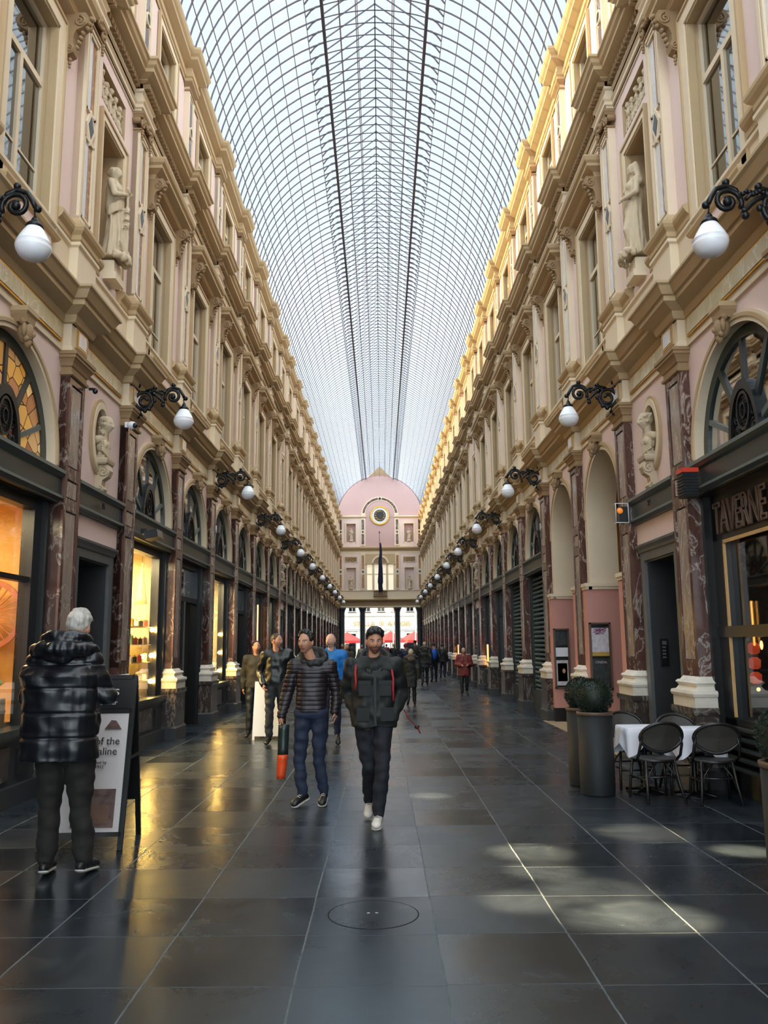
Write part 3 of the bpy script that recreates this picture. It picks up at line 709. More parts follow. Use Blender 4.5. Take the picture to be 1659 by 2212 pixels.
for side, D in ((-1, LEFT), (1, RIGHT)):
    for (a, b, t) in BAYS:
        if t != 'arch' or b < 0: continue
        c = (a+b)/2; k = 'dark'
        for q, v in D.items():
            if abs(q-c) < .2: k = v
        if k == 'pass': continue
        fan(side, c, k == 'lit0')
        if k in ('tavern', 'shutter', 'door'): shop(side, c, k)
        else: shop(side, c, 'window')
        X = XC+side*(W+.9)
        if k == 'lit0': shop_room(side, c, 'amber_wall', 1.5); area((X, c, 3.2), 1.0, 110, (1, .76, .4))
        elif k[:3] == 'lit': shop_room(side, c, 'ivory', 1.1); area((XC+side*(W+.7), c, 3.2), .8, {'lit1': 420, 'lit2': 450, 'lit3': 260}[k], (1, .74, .36))
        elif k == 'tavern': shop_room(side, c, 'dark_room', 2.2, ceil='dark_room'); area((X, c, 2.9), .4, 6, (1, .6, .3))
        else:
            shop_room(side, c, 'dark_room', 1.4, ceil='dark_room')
            if k == 'strip': struct(M().mat('tube_amber').box(-.09, -.06, *((.5, .54, 1.5, 2.9) if side < 0 else (-1.14, -1.09, .85, 1.6))).build('trim_1', None, side_loc(side, c), side_rot(side)))
            if k == 'door' and side < 0: area((X, c, 2.8), .5, 10, (1, .85, .6))
# ---- house doors in the narrow bays
DR = 0
dm = M().mat('door_green').box(-.46, -.42, -.58, .58, 0, 2.72)
for q in (-1, 1):
    for z0, z1 in ((.25, .8), (.95, 1.65), (1.75, 2.05), (2.15, 2.6)):
        y0, y1 = sorted((q*.07, q*.5)); 
        for u0, u1, v0, v1 in ((y0, y1, z0, z0+.03), (y0, y1, z1-.03, z1), (y0, y0+.03, z0, z1), (y1-.03, y1, z0, z1)): dm.box(-.42, -.395, u0, u1, v0, v1)
        dm.box(-.42, -.405, y0+.07, y1-.07, z0+.07, z1-.07)
dm.box(-.42, -.385, -.02, .02, 0, 2.72)
DMESH = dm.mesh('panelled_door'); KNOB = M().mat('gold').ball((-.36, .1, 1.05), .03).mesh('door_knob')
sm = M().mat('grey_stone').box(-.02, .035, -.74, -.6, 0, 2.86).box(-.02, .035, .6, .74, 0, 2.86).box(-.02, .035, -.74, .74, 2.74, 2.86).usweep([(.02,2.86),(.03,2.9),(.06,2.94),(.06,2.97),(0,2.99)], .74, .03)
DSUR = sm.mesh('stone_door_surround'); LINT = M().mat('pink').box(0, .02, -.9, .9, 2.99, 3.3).mesh('lintel_band')
def text_obj(txt, size, key, name, parent, loc, rot, ext=.006, sx=1.0, hollow=False):
    cu = bpy.data.curves.new(name, 'FONT'); cu.body = txt; cu.size = size; cu.extrude = ext; cu.align_x = 'CENTER'; cu.align_y = 'CENTER'; cu.resolution_u = 3
    if hollow: cu.fill_mode = 'NONE'; cu.bevel_depth = .013; cu.extrude = 0; cu.bevel_resolution = 1
    o = bpy.data.objects.new('tmp_text', cu); COL.objects.link(o); dg = bpy.context.evaluated_depsgraph_get()
    me = bpy.data.meshes.new_from_object(o.evaluated_get(dg)); bpy.data.objects.remove(o); me.materials.clear(); me.materials.append(MT[key])
    o = link(me, name, parent, loc, rot); o.scale.x = sx; return o
for side in (-1, 1):
    for (a, b, t) in BAYS:
        if t == 'door':
            c = (a+b)/2; DR += 1; o = struct(link(DMESH, 'door_%d' % DR, None, side_loc(side, c), side_rot(side))); link(KNOB, 'door_knob', o)
            wall_part(side, DSUR, 'stone_door_surround', c); wall_part(side, LINT, 'lintel_band', c)
            if c < 12: text_obj('15' if side < 0 else '23', .12, 'iron', 'house_number', WALL[side], (XC+side*(W-.105), c+.02, 3.47), (PI/2, 0, -side*PI/2))
# ---- passage through the right-hand wall
m = M().mat('pink_dark')
x0, x1 = XC+W, XC+W+.5
for c in (13.79, 16.87):
    for sg in (-1, 1):
        f_ = lambda a, b: sorted((c+sg*a, c+sg*b))
        m.mat('pink_dark').box(x0-.10, x1, *f_(1.012, 1.285), .28, 2.55).box(x0+.01, x1, *f_(1.28, 1.54), .28, 2.55).mat('black').box(x0-.11, x1, *f_(1.006, 1.285), 0, .28)
        m.mat('cream').box(x0-.115, x1+.03, *f_(.98, 1.285), 2.55, 2.6).box(x0-.13, x1+.05, *f_(.96, 1.285), 2.6, 2.66)
    P3 = [(c+1.02*math.cos(PI*i/20), 3.8+1.02*math.sin(PI*i/20)) for i in range(21)]
    for xx in (x0+.01, x1): pass
    Q = [(x0, y, z) for y, z in P3]+[(x1, y, z) for y, z in P3]; m.mat('cream').add(Q, [(i, i+1, 22+i, 21+i) for i in range(20)], True)
    for yy in (c-1.014, c+1.014): m.mat('cream').box(x0+.0, x1, min(yy, yy+(.24 if yy > c else -.24)), max(yy, yy+(.24 if yy > c else -.24)), 2.66, 3.8)
    m.mat('pink').v = m.v
m.mat('pink').box(x0+4.5, x0+4.6, 12, 19, 0, 5.2).mat('cream').box(x0+.05, x0+4.6, 12, 19, 4.95, 5.1)
m.mat('amber_wall').box(x0, x0+4.5, 18.3, 18.4, 0, 5).box(x0+.5, x0+4.5, 12.3, 12.4, 0, 5)
struct(m.build('wall_passage'))
am = M().mat('cream').ring(0, 3.8, 1.02, 1.09, -.02, .03, 0, PI, 32).mat('buff').ring(0, 3.8, 1.09, 1.15, 0, .05, 0, PI, 32)
for q in (-1, 1): am.mat('cream').box(0, .03, q*1.02 if q > 0 else -1.15, 1.15 if q > 0 else -1.02, 2.66, 3.8).mat('pink_dark').box(0, .012, 1.02 if q > 0 else -1.29, 1.29 if q > 0 else -1.02, .3, 2.55).mat('cream').box(0, .06, .98 if q > 0 else -1.29, 1.29 if q > 0 else -.98, 2.55, 2.66)
am = am.mesh('passage_arch_moulding')
for c in (13.79, 16.87): wall_part(1, am, 'passage_arch_moulding', c)
area((x0+2.6, 15.3, 3.2), .5, 9, (1, .6, .25))
# ================================================================ wall lanterns
def lantern():
    root = empty('wall_lantern')
    m = M().mat('iron'); q = lambda c, r0, r1, t, a0, s=1: spiral((c[0], 0, c[1]), r0, r1, t, a0, 22, 'xz', s)
    m.box(0, .03, -.07, .07, 5.02, 5.46)
    m.tube(q((.19, 5.22), .15, .03, 1.5, PI, -1), .026, 7); m.tube(q((.19, 5.22), .15, .12, .5, PI), .03, 7)
    m.tube([(.02, 0, 5.22), (.06, 0, 5.1), (.12, 0, 5.04), (.16, 0, 4.98)], [.03, .03, .03, .015], 7)
    m.tube([(.02, 0, 5.2), (.03, 0, 5.34), (.08, 0, 5.44)], .022, 6); m.ball((.09, 0, 5.46), .04, n=8, m=5)
    m.tube([(.28, 0, 5.33), (.36, 0, 5.30), (.42, 0, 5.25), (.47, 0, 5.20), (.5, 0, 5.2)], .024, 7)
    m.tube([(.2, 0, 5.37), (.3, 0, 5.4), (.4, 0, 5.36), (.46, 0, 5.3)], .02, 7)
    m.tube(q((.62, 5.28), .13, .025, 1.4, PI*1.15, -1), [.024]*23, 7); m.ball((.62, 0, 5.28), .04, n=8, m=5)
    m.tube([(.5, 0, 5.3), (.54, 0, 5.39), (.62, 0, 5.43), (.71, 0, 5.4), (.76, 0, 5.32), (.79, 0, 5.26)], .024, 7)
    for c in ((.62, 5.46), (.81, 5.25), (.34, 5.42), (.47, 5.15), (.2, 5.06), (.1, 4.97)): m.ball((c[0], 0, c[1]), .035, n=8, m=5)
    for k in range(8): m.ball((.3+.03*k, 0, 5.36+.015*math.sin(k*1.7)), .028, .03, .02, 6, 4)
    for k in range(6): a = k*PI/3; m.ball((.19+.15*math.cos(a), 0, 5.22+.15*math.sin(a)), .035, .03, .035, 6, 4)
    m.build('bracket', root)
    m = M().mat('iron').tube([(.78, 0, 5.24), (.79, 0, 5.17)], .008, 5).lathe([(.012,5.18),(.03,5.15),(.035,5.13),(.05,5.12),(.07,5.1),(.075,5.075),(.06,5.07)], .79, 0, 14)
    m.build('cap', root)
    m = M().mat('opal').lathe([(.06,5.085),(.075,5.06),(.1,5.02),(.125,4.975),(.14,4.94),(.147,4.93),(.14,4.925),(.15,4.915),(.143,4.905),(.152,4.895),(.148,4.88),(.14,4.855),(.12,4.82),(.09,4.795),(.05,4.78),(.005,4.775)], .79, 0, 24)
    m.build('globe', root)
    return root
lp = [6.84, 12.25, 18.41, 24.57, 30.73, 36.14, 42.3, 48.46, 53.87, 60.03, 66.19]
L0 = lantern(); first = True
WHERE = ['nearest to the café tables', 'above the first statue pilaster', 'second pair along', 'third pair along', 'by the middle of the arcade', 'past the second bust bay', 'seventh along', 'eighth along', 'ninth along', 'tenth along', 'last before the end wall']
for i, y in enumerate(lp):
    for side in (-1, 1):
        o = L0 if first else copy_tree(L0); first = False
        o.location = (XC+side*(W-.08), 6.73 if i == 0 else y, .10 if i == 0 else .07); o.rotation_euler = (0, 0, side_rot(side))
        sn = 'left' if side < 0 else 'right'
        num = ['first', 'second', 'third', 'fourth', 'fifth', 'sixth', 'seventh', 'eighth', 'ninth', 'tenth', 'eleventh'][i]
        tag(o, 'white globe lantern on black scroll bracket, %s along the %s arcade wall' % (num, sn), 'lamp', 'globe lanterns along the arcade')
# ================================================================ end wall
FY = Y1
def fput(m, fn):                          # local (depth towards the camera, x, z)
    k = len(m.v); fn()
    for i in range(k, len(m.v)): d, x, z = m.v[i]; m.v[i] = (XC+x, FY-d, z)
m = M()
segs = arc(0, ZC, R+.12, math.asin((13.2-ZC)/R), PI-math.asin((13.2-ZC)/R), 32)
fput(m, lambda: m.mat('pink_end').prism([(-3.9, 13.1), (3.9, 13.1)]+segs, 'x', -.3, 0))
fput(m, lambda: m.mat('tan').prism([(-1.6, 16.4), (1.6, 16.4), (0, 17.85)], 'x', -.5, -.32))
holes = [(s*2.62, z0, z1) for s in (-1, 1) for z0, z1 in ((10.85, 12.5), (6.55, 8.5))]
fput(m, lambda: m.mat('pink_end').box(-.3, -.25, -3.9, 3.9, 10.2, 13.2))
for s in (-1, 1):
    for z0, z1, h0, h1 in ((10.3, 13.15, 10.85, 12.5), (6.2, 8.95, 6.55, 8.5)):
        a, b = sorted((s*1.3, s*3.95)); c = s*2.62
        fput(m, lambda: m.mat('pink').plate(a, b, z0, z1, [(c-.42, h0), (c+.42, h0), (c+.42, h1), (c-.42, h1)], 0, .25, 'buff'))
    fput(m, lambda: m.mat('pink').box(-.25, 0, *sorted((s*1.3, s*3.95)), 8.95, 10.0))
    for z0, z1, h0, h1 in ((10.3, 13.15, 10.85, 12.5), (6.2, 8.95, 6.55, 8.5)):
        for x0, x1, a, b in ((s*2.62-.53, s*2.62-.42, h0-.08, h1+.1), (s*2.62+.42, s*2.62+.53, h0-.08, h1+.1), (s*2.62-.42, s*2.62+.42, h1, h1+.1)): fput(m, lambda: m.mat('cream').box(0, .06, x0, x1, a, b))
fput(m, lambda: m.mat('pink_end').box(-.25, -.004, -1.3, 1.3, 10.3, 13.09))
fput(m, lambda: m.mat('cream').box(-.5, .02, -3.95, 3.95, 5.65, 6.45))
fput(m, lambda: m.mat('cream').box(-.3, .01, -3.95, 3.95, 9.75, 10.4))
fput(m, lambda: m.mat('pink').box(-.3, -.25, *(-3.95, -1.3), 6.2, 9.8)); fput(m, lambda: m.mat('pink').box(-.3, -.25, 1.3, 3.95, 6.2, 9.8))
fput(m, lambda: m.mat('tan').box(-.8, 0, -3.95, 3.95, 4.95, 5.66))
far = struct(m.build('wall_far'))
def hcourse(prof, key, nm, xa=-3.95, xb=3.95):
    m = M().mat(key); n = len(prof); fput(m, lambda: m.add([(d, xa, z) for d, z in prof]+[(d, xb, z) for d, z in prof], [(i, i+1, n+i+1, n+i) for i in range(n-1)]+[tuple(range(n)), tuple(range(n, 2*n))])); m.build(nm, far)
hcourse([(0,10.02),(.1,10.06),(.1,10.12),(.25,10.2),(.3,10.3),(.3,10.36),(0,10.42)], 'buff', 'middle_cornice')
hcourse([(0,5.45),(.1,5.5),(.25,5.58),(.3,5.66),(0,5.74)], 'buff', 'lower_cornice')
hcourse([(0,4.93),(.08,4.95),(.08,5.05),(0,5.08)], 'cream', 'architrave')
for s in (-1, 1): hcourse([(0,13.0),(.12,13.06),(.2,13.14),(.2,13.2),(0,13.25)], 'cream', 'string_course', *sorted((s*1.28, s*3.95)))
hcourse([(0,6.42),(.08,6.45),(.08,6.5),(0,6.52)], 'cream', 'sill_course')
m = M(); fput(m, lambda: m.mat('cream').ring(0, 13.3, 1.33, 1.67, 0, .04, 0, PI, 32).mat('marble').ring(0, 13.3, 1.4, 1.6, .02, .055, .12, 1.45, 14).ring(0, 13.3, 1.4, 1.6, .02, .055, 1.69, 3.02, 14).mat('black').ring(0, 14.8, 0, .12, .03, .08, 0, 2*PI, 14)); m.build('clock_arch', far)
for x in (-3.55, -1.55, 1.55, 3.55):
    w_ = .2 if abs(x) < 2 else .15
    for z0, z1, k in ((10.5, 13.0, 'marble'), (6.55, 9.75, 'marble_gold')):
        m = M(); fput(m, lambda: m.mat('cream').box(0, .08, x-w_, x+w_, z0, z1).mat(k).box(.05, .09, x-w_*.55, x+w_*.55, z0+.12, z0+(z1-z0)*.42).box(.05, .09, x-w_*.55, x+w_*.55, z0+(z1-z0)*.58, z1-.12).mat('black').prism([(x, (z0+z1)/2-.13), (x+.1, (z0+z1)/2), (x, (z0+z1)/2+.13), (x-.1, (z0+z1)/2)], 'x', .05, .1))
        m.build('inlaid_pilaster', far)
for s in (-1, 1):
    m = M(); c = s*2.62; fput(m, lambda: m.mat('cream').box(0, .05, c-.6, c+.6, 9.0, 9.55).mat('tan').box(0, .06, c-.54, c+.54, 9.06, 9.49))
    random.seed(3)
    for k in range(22): m.ball((XC+c+random.uniform(-.48, .48), FY-.07, random.uniform(9.12, 9.42)), random.uniform(.04, .08), .04, random.uniform(.04, .09), 6, 4)
    m.build('relief_panel', far)
m = M()                                  # three-light window
fput(m, lambda: m.mat('buff').box(-.25, .02, -1.35, 1.35, 8.85, 9.75).mat('cream').ring(0, 8.85, .62, .78, 0, .1, 0, PI, 20).mat('tan').ring(0, 8.85, 0, .6, .02, .05, 0, PI, 16))
for x in (-1.28, -.62, .62, 1.28): fput(m, lambda: m.mat('cream').box(-.2, .05, x-.1, x+.1, 6.5, 8.85))
fput(m, lambda: m.mat('buff').box(-.02, .1, -1.38, 1.38, 8.78, 8.9))
WIN[0] += 1; wf = struct(m.build('window_%d' % WIN[0]))
n = N('lit_blind'); n.bsdf(srgb(236, 224, 196), .6); n.b.inputs['Emission Color'].default_value = (1, .9, .7, 1); n.b.inputs['Emission Strength'].default_value = .55; MT['blind'] = n.m
for x0, x1 in ((-1.18, -.72), (-.52, .52), (.72, 1.18)): m = M(); fput(m, lambda: m.mat('blind').box(-.2, -.16, x0, x1, 6.5, 8.8).mat('cream').box(-.16, -.12, x0, x1, 7.9, 7.98)); m.build('window_pane', wf)
m = M().mat('tan'); fput(m, lambda: m.box(.0, .3, -.62, .62, 5.95, 6.02).box(0, .3, -.62, .62, 6.38, 6.45))
for k in range(7): m.lathe([(.03,6.02),(.06,6.12),(.03,6.24),(.03,6.38)], XC-.54+.18*k, FY-.24, 8)
m.build('balustrade', far)
for x in (-3.42, -1.6, 1.5, 3.45):
    m = M().mat('dark_stone').lathe([(.36,0),(.36,.3),(.3,.36),(.27,.45),(.25,.5),(.24,4.5),(.27,4.6),(.3,4.75),(.36,4.8),(.36,4.95)], XC+x, FY-.3, 16).build('stone_column', far)
# glowing strips painting the sunlit gold edges of the end columns
for x in (1.12, 3.1): struct(M().mat('tube_gold').box(XC+x-.04, XC+x+.04, FY+.15, FY+.2, .3, 4.9).build('trim_2'))
# clock
t = tag(empty('wall_clock', (XC, FY-.02, 13.25)), 'round black dial clock with gilt ring high on the pink end wall', 'clock')
M().mat('gold').add(*(lambda mm: (mm.v, mm.f))(M().ring(0, 0, .74, .86, -.03, .1, 0, 2*PI, 36))).build('gilt_rim', t, rot=(0, 0, -PI/2))
M().mat('marble_white').ring(0, 0, .5, .76, -.03, .04, 0, 2*PI, 36).build('white_ring', t, rot=(0, 0, -PI/2))
M().mat('black').ring(0, 0, 0, .54, -.03, .06, 0, 2*PI, 36).build('dial', t, rot=(0, 0, -PI/2))
for k, s in enumerate(['XII', 'I', 'II', 'III', 'IIII', 'V', 'VI', 'VII', 'VIII', 'IX', 'X', 'XI']):
    a = PI/2-k*PI/6; text_obj(s, .17, 'gold', 'numeral', t, (.41*math.cos(a), -.07, .41*math.sin(a)), (PI/2, a-PI/2, 0) if 0 else (PI/2, 0, 0), .004)
for a, l_ in ((-.6, .24), (-1.1, .36)): M().mat('cushion_grey').obox((math.cos(a)*l_/2, -.09, math.sin(a)*l_/2), (math.cos(a)*l_/2, 0, math.sin(a)*l_/2), (0, .005, 0), (-math.sin(a)*.02, 0, math.cos(a)*.02)).build('clock_hand', t)
# flag
t = tag(empty('flag', (XC, FY-.95, 6.2)), 'furled dark blue flag on a slender pole over the end wall balcony', 'flag')
MT['navy'] = plain('navy_cloth', srgb(24, 30, 62), .8)
M().mat('iron').tube([(.0, .3, 0), (-.05, -1.6, 5.0)], [.035, .02], 8).ball((-.05, -1.64, 5.15), .05, .05, .13).build('pole', t)
m = M().mat('navy'); fl = []
for i in range(22):
    z = 4.3-i*.2; y = -1.35*(z/5)-.02; wd = .05+.2*(i/21)**.8*(1 if i < 18 else .7)
    fl.append((y, z, wd))
PF = []; nn = 12
for i, (y, z, wd) in enumerate(fl):
    for k in range(nn): a = 2*PI*k/nn; rr = wd*(1+.25*math.sin(3*a+i*.35)); PF.append((.03+rr*math.cos(a)+.03*math.sin(i*.6), y-.3*(1-i/21)*0+rr*.6*math.sin(a), z))
m.add(PF, [(i*nn+k, i*nn+(k+1) % nn, (i+1)*nn+(k+1) % nn, (i+1)*nn+k) for i in range(21) for k in range(nn)]+[tuple(range(nn)), tuple(21*nn+k for k in range(nn))], True).build('cloth', t)
# ================================================================ the square beyond
MT['far_white'] = plain('pale_render', srgb(238, 226, 206), .7, scale=1)
MT['far_shade'] = plain('grey_render', srgb(200, 192, 178), .7, scale=1)  # greyer render for string courses and ground-floor window frames
SY = 102
bt = tag(empty('street_building', (0, SY, 0)), 'pale rendered building with gold lettering across the square', 'building')
m = M().mat('far_white').box(-16, 16, 0, 4, 0, 14)
for z in (3.35, 3.5, 5.1, 8.6): m.mat('far_shade').box(-16, 16, -.25, 0, z, z+.12)
for k in range(-6, 7): m.mat('far_white').box(k*1.75-.22+.85, k*1.75+.22+.85, -.18, 0, .0, 3.3).box(k*1.75-.3+.85, k*1.75+.3+.85, -.14, 0, 5.3, 8.4)
m.build('facade', bt)
for k in range(-6, 7):
    x = k*1.75
    w_ = M().mat('far_white').box(x-.5, x+.5, -.06, 0, 5.6, 7.9).build('window', bt); M().mat('pane_dark').box(x-.4, x-.03, -.08, -.03, 5.7, 7.8).box(x+.03, x+.4, -.08, -.03, 5.7, 7.8).build('pane', w_)
    w_ = M().mat('far_shade').box(x-.5, x+.5, -.06, 0, .3, 3.1).build('window', bt); M().mat('pane_dark').box(x-.42, x+.42, -.08, -.03, .5, 3.0).build('pane', w_)
    if abs(k) < 4: M().mat('iron').box(x-.5, x+.5, -.3, -.05, 5.55, 5.62).build('window_box', bt)
text_obj('STELLA', .82, 'gold', 'sign_lettering', bt, (-2.05, -.28, 4.15), (PI/2, 0, 0), .05); text_obj('ARTOIS', .82, 'gold', 'sign_lettering', bt, (2.15, -.28, 4.15), (PI/2, 0, 0), .05)
m = M().mat('gold').ring(0, 0, .2, .27, 0, .05, 0, 2*PI, 20).obox((.03, 0, 0), (.03, 0, 0), (0, .05, 0), (0, 0, .16)).build('crest', bt, (0.05, -.3, 4.2), (0, 0, -PI/2))
MT['red_cloth'] = plain('red_parasol_cloth', srgb(222, 60, 54), .7)
for i, (x, y, r, lb) in enumerate(((-3.5, 86, 1.75, 'red parasol at the left, partly behind an end column'), (.9, 82.5, 1.5, 'red parasol in the middle of the end opening, behind the walking man'), (3.35, 86, 1.75, 'red parasol at the right between the end columns'))):
    t = tag(empty('parasol', (x, y, 0)), lb, 'parasol', 'red parasols on the square'); nn = 8; Q = []
    for rr, z in ((.03, 2.95), (r*.5, 2.55), (r, 2.1), (r*1.0, 1.86)):
        for k in range(nn): a = 2*PI*(k+.5)/nn; Q.append((rr*math.cos(a), rr*math.sin(a), z))
    M().mat('red_cloth').add(Q, [(j*nn+k, j*nn+(k+1) % nn, (j+1)*nn+(k+1) % nn, (j+1)*nn+k) for j in range(3) for k in range(nn)]+[tuple(range(nn))]).build('canopy', t)
    M().mat('iron').tube([(0,0,0),(0,0,3)], .03, 6).build('pole', t); M().mat('dark_stone').lathe([(.3,0),(.3,.08),(.05,.1)], n=12).build('base', t)
# ================================================================ figures
from mathutils import noise as NZ
def V(*a): return Vector(a)
def cap(m, p0, p1, r0, r1=None, n=10):
    r1 = r0 if r1 is None else r1; p0, p1 = Vector(p0), Vector(p1)
    m.ball(p0, r0, n=n+4, m=n); m.ball(p1, r1, n=n+4, m=n)
    if (p1-p0).length > 1e-4: m.tube([p0, p1], [r0, r1], n+4)
def chain(m, pts, rs, n=10):
    for i in range(len(pts)-1): cap(m, pts[i], pts[i+1], rs[i], rs[i+1], n)
def remesh(m, name, voxel, smooth=3, noise_amp=0, noise_sc=8, seed=0, mats=None, matfn=None, stretch=(1, 1, 1), warp=None):
    me = m.mesh('tmp'); o = bpy.data.objects.new('tmp', me); COL.objects.link(o)
    md = o.modifiers.new('r', 'REMESH'); md.mode = 'VOXEL'; md.voxel_size = voxel; md.use_smooth_shade = True
    if smooth: sm = o.modifiers.new('s', 'SMOOTH'); sm.iterations = smooth; sm.factor = .5
    dg = bpy.context.evaluated_depsgraph_get(); me2 = bpy.data.meshes.new_from_object(o.evaluated_get(dg))
    bpy.data.objects.remove(o); bpy.data.meshes.remove(me); me2.name = name
    if noise_amp or warp:
        nr = [v.normal.copy() for v in me2.vertices]
        for v, q in zip(me2.vertices, nr):
            if noise_amp:
                c = Vector((v.co.x*stretch[0], v.co.y*stretch[1], v.co.z*stretch[2]))*noise_sc+Vector((seed, seed, seed))
                v.co += q*(NZ.noise(c)*noise_amp)
            if warp: v.co += q*warp(v.co, q)
    me2.materials.clear()
    for k in mats or m.mats: me2.materials.append(MT[k])
    if matfn:
        for f in me2.polygons: f.material_index = matfn(f.center, f.normal)
    else:
        for f in me2.polygons: f.material_index = 0
    for f in me2.polygons: f.use_smooth = True
    return me2
for k, c, r in (('skin', srgb(190, 138, 112), .5), ('skin_pale', srgb(206, 160, 138), .5), ('lips', srgb(150, 86, 78), .45), ('stubble', srgb(112, 82, 68), .7), ('brow', srgb(34, 24, 20), .8),
                ('hair_dark', srgb(22, 18, 18), .45), ('hair_brown', srgb(50, 36, 28), .5), ('hair_grey', srgb(176, 170, 162), .5), ('eye', srgb(214, 208, 200), .2), ('iris', srgb(30, 22, 18), .15),
                ('c_black', srgb(13, 14, 15), .6), ('c_blackgreen', srgb(11, 15, 14), .65), ('c_plum', srgb(32, 23, 28), .45), ('c_puffer', srgb(20, 21, 25), .33), ('c_jeans', srgb(24, 34, 56), .8), ('c_darkjeans', srgb(14, 17, 27), .8),
                ('c_browntrouser', srgb(24, 20, 16), .85), ('c_leather', srgb(16, 18, 18), .36), ('c_blue', srgb(20, 112, 186), .7), ('c_red', srgb(112, 34, 30), .6), ('c_navy', srgb(28, 32, 54), .7), ('c_olive', srgb(46, 42, 32), .75),
                ('c_grey', srgb(40, 42, 46), .75), ('c_beige', srgb(176, 160, 136), .85), ('c_fur', srgb(88, 80, 74), .95), ('strap_red', srgb(150, 26, 30), .7), ('shoe_white', srgb(206, 200, 192), .5), ('shoe_black', srgb(20, 20, 22), .45),
                ('sole', srgb(190, 184, 176), .6), ('bag_orange', srgb(222, 76, 26), .45), ('bag_green', srgb(34, 46, 42), .35), ('c_redhat', srgb(150, 40, 38), .8), ('c_bluepack', srgb(22, 84, 190), .6)):
    MT[k] = plain(k, c, r, var=.18, scale=9)
def head_mesh(m, c, s=1.0, yaw=0, pitch=0, jaw=1.0, nose=1.0, n=44, k=32):
    """head as one sculpted surface: sockets, nose, cheekbones, lips, chin; faces -Y before the turn"""
    G = lambda a, b, w: math.exp(-((a-b)/w)**2)
    R3 = Matrix.Rotation(yaw, 3, 'Z') @ Matrix.Rotation(pitch, 3, 'X'); P = []
    for i in range(k+1):
        t = PI*i/k-PI/2
        for j in range(n):
            q = 2*PI*j/n; x, y, z = .074*math.cos(t)*math.cos(q), .094*math.cos(t)*math.sin(q), .116*math.sin(t)
            f = max(0, -math.sin(q))*math.cos(t)                     # how far to the front
            if z < -.02: x *= 1-.42*((-.02-z)/.096)**1.5/jaw; 
            if z < -.04 and y > 0: y *= .75
            if y > 0 and z > -.03: y *= 1.06
            if f > .3:
                y -= .004+.007*G(z, .03, .012)*G(x, 0, .05)
                y += .014*(G(x, .031, .015)+G(x, -.031, .015))*G(z, .010, .012)
                y -= nose*.027*G(x, 0, .0115+.10*max(0, (.012-z))*.12)*(1 if -.03 < z < -.012 else max(0, 1-(z+.012)/.045) if z >= -.012 else max(0, 1-(-.03-z)/.012))
                y -= .006*(G(x, .045, .018)+G(x, -.045, .018))*G(z, -.018, .018)
                y -= .007*G(x, 0, .024)*(G(z, -.052, .006)+G(z, -.065, .007)); y += .004*G(x, 0, .022)*G(z, -.0585, .0028)
                y -= .010*G(x, 0, .022)*G(z, -.096, .014)
                y += .003*G(x, 0, .03)*G(z, -.08, .006)
            P.append(Vector(c)+(R3 @ Vector((x, y, z)))*s)
    F = [(i*n+j, i*n+(j+1) % n, (i+1)*n+(j+1) % n, (i+1)*n+j) for i in range(k) for j in range(n)]+[tuple(range(n)), tuple(k*n+j for j in range(n))]
    m.add(P, F, True)
    for q in (-1, 1):
        e = R3 @ Vector((q*.076, .012, -.005)); m.ball(Vector(c)+e*s, .008*s, .02*s, .032*s, 8, 6)
    return R3
def hand(m, w, d, side, s=1.0, curl=.6, palm=None):
    """palm, four unequal bent fingers and a thumb; w wrist, d direction of the hand"""
    w = Vector(w); d = Vector(d).normalized(); pn = Vector(palm if palm else (-side, 0, 0)); pn = (pn-d*pn.dot(d)).normalized(); a = d.cross(pn)*side
    cap(m, w, w+d*.05*s, .026*s, .03*s, 8)
    for i, L in enumerate((.068, .078, .072, .056)):
        o = w+d*.085*s+a*((i-1.5)*.019*s); m.ball(w+d*.06*s+a*((i-1.5)*.017*s), .014*s, n=8, m=5)
        p1 = o+(d*math.cos(curl*.6)+pn*math.sin(curl*.6))*L*.5*s; p2 = p1+(d*math.cos(curl*1.7)+pn*math.sin(curl*1.7))*L*.5*s
        chain(m, [w+d*.06*s+a*((i-1.5)*.018*s), o, p1, p2], [.011*s, .0095*s, .0085*s, .007*s], 7)
    t0 = w+d*.025*s-a*.026*s; t1 = t0+(d*.7-a*.6+pn*.3).normalized()*.04*s; t2 = t1+(d*.9+pn*.5).normalized()*.03*s
    chain(m, [w+d*.02*s-a*.012*s, t0, t1, t2], [.014*s, .012*s, .011*s, .008*s], 7)
def shoe(m, a, toe, s=1.0, lift=0):
    """a ankle point, toe point; both on the foot's centre line"""
    a, toe = Vector(a), Vector(toe); d = (toe-a); L = d.length; d.normalize(); x = d.cross(Vector((0, 0, 1))).normalized(); u = x.cross(d)
    heel = a-d*.05*s-u*.045*s
    rot = Matrix((x, d, u)).transposed()
    base = toe-u*0
    m.ball(heel+u*.012*s, .036*s, .045*s, .036*s, 10, 7, rot); m.ball(toe-d*.04*s+u*.012*s, .046*s, .06*s, .032*s, 10, 7, rot)
    for t in (.2, .4, .6, .8): p = heel.lerp(toe-d*.04*s, t); m.ball(p+u*(.03-.02*t)*s, (.037+.008*t)*s, .045*s, (.045-.012*t)*s, 10, 7, rot)
    m.ball(a+u*.0, .04*s, .048*s, .06*s, 10, 7, rot)
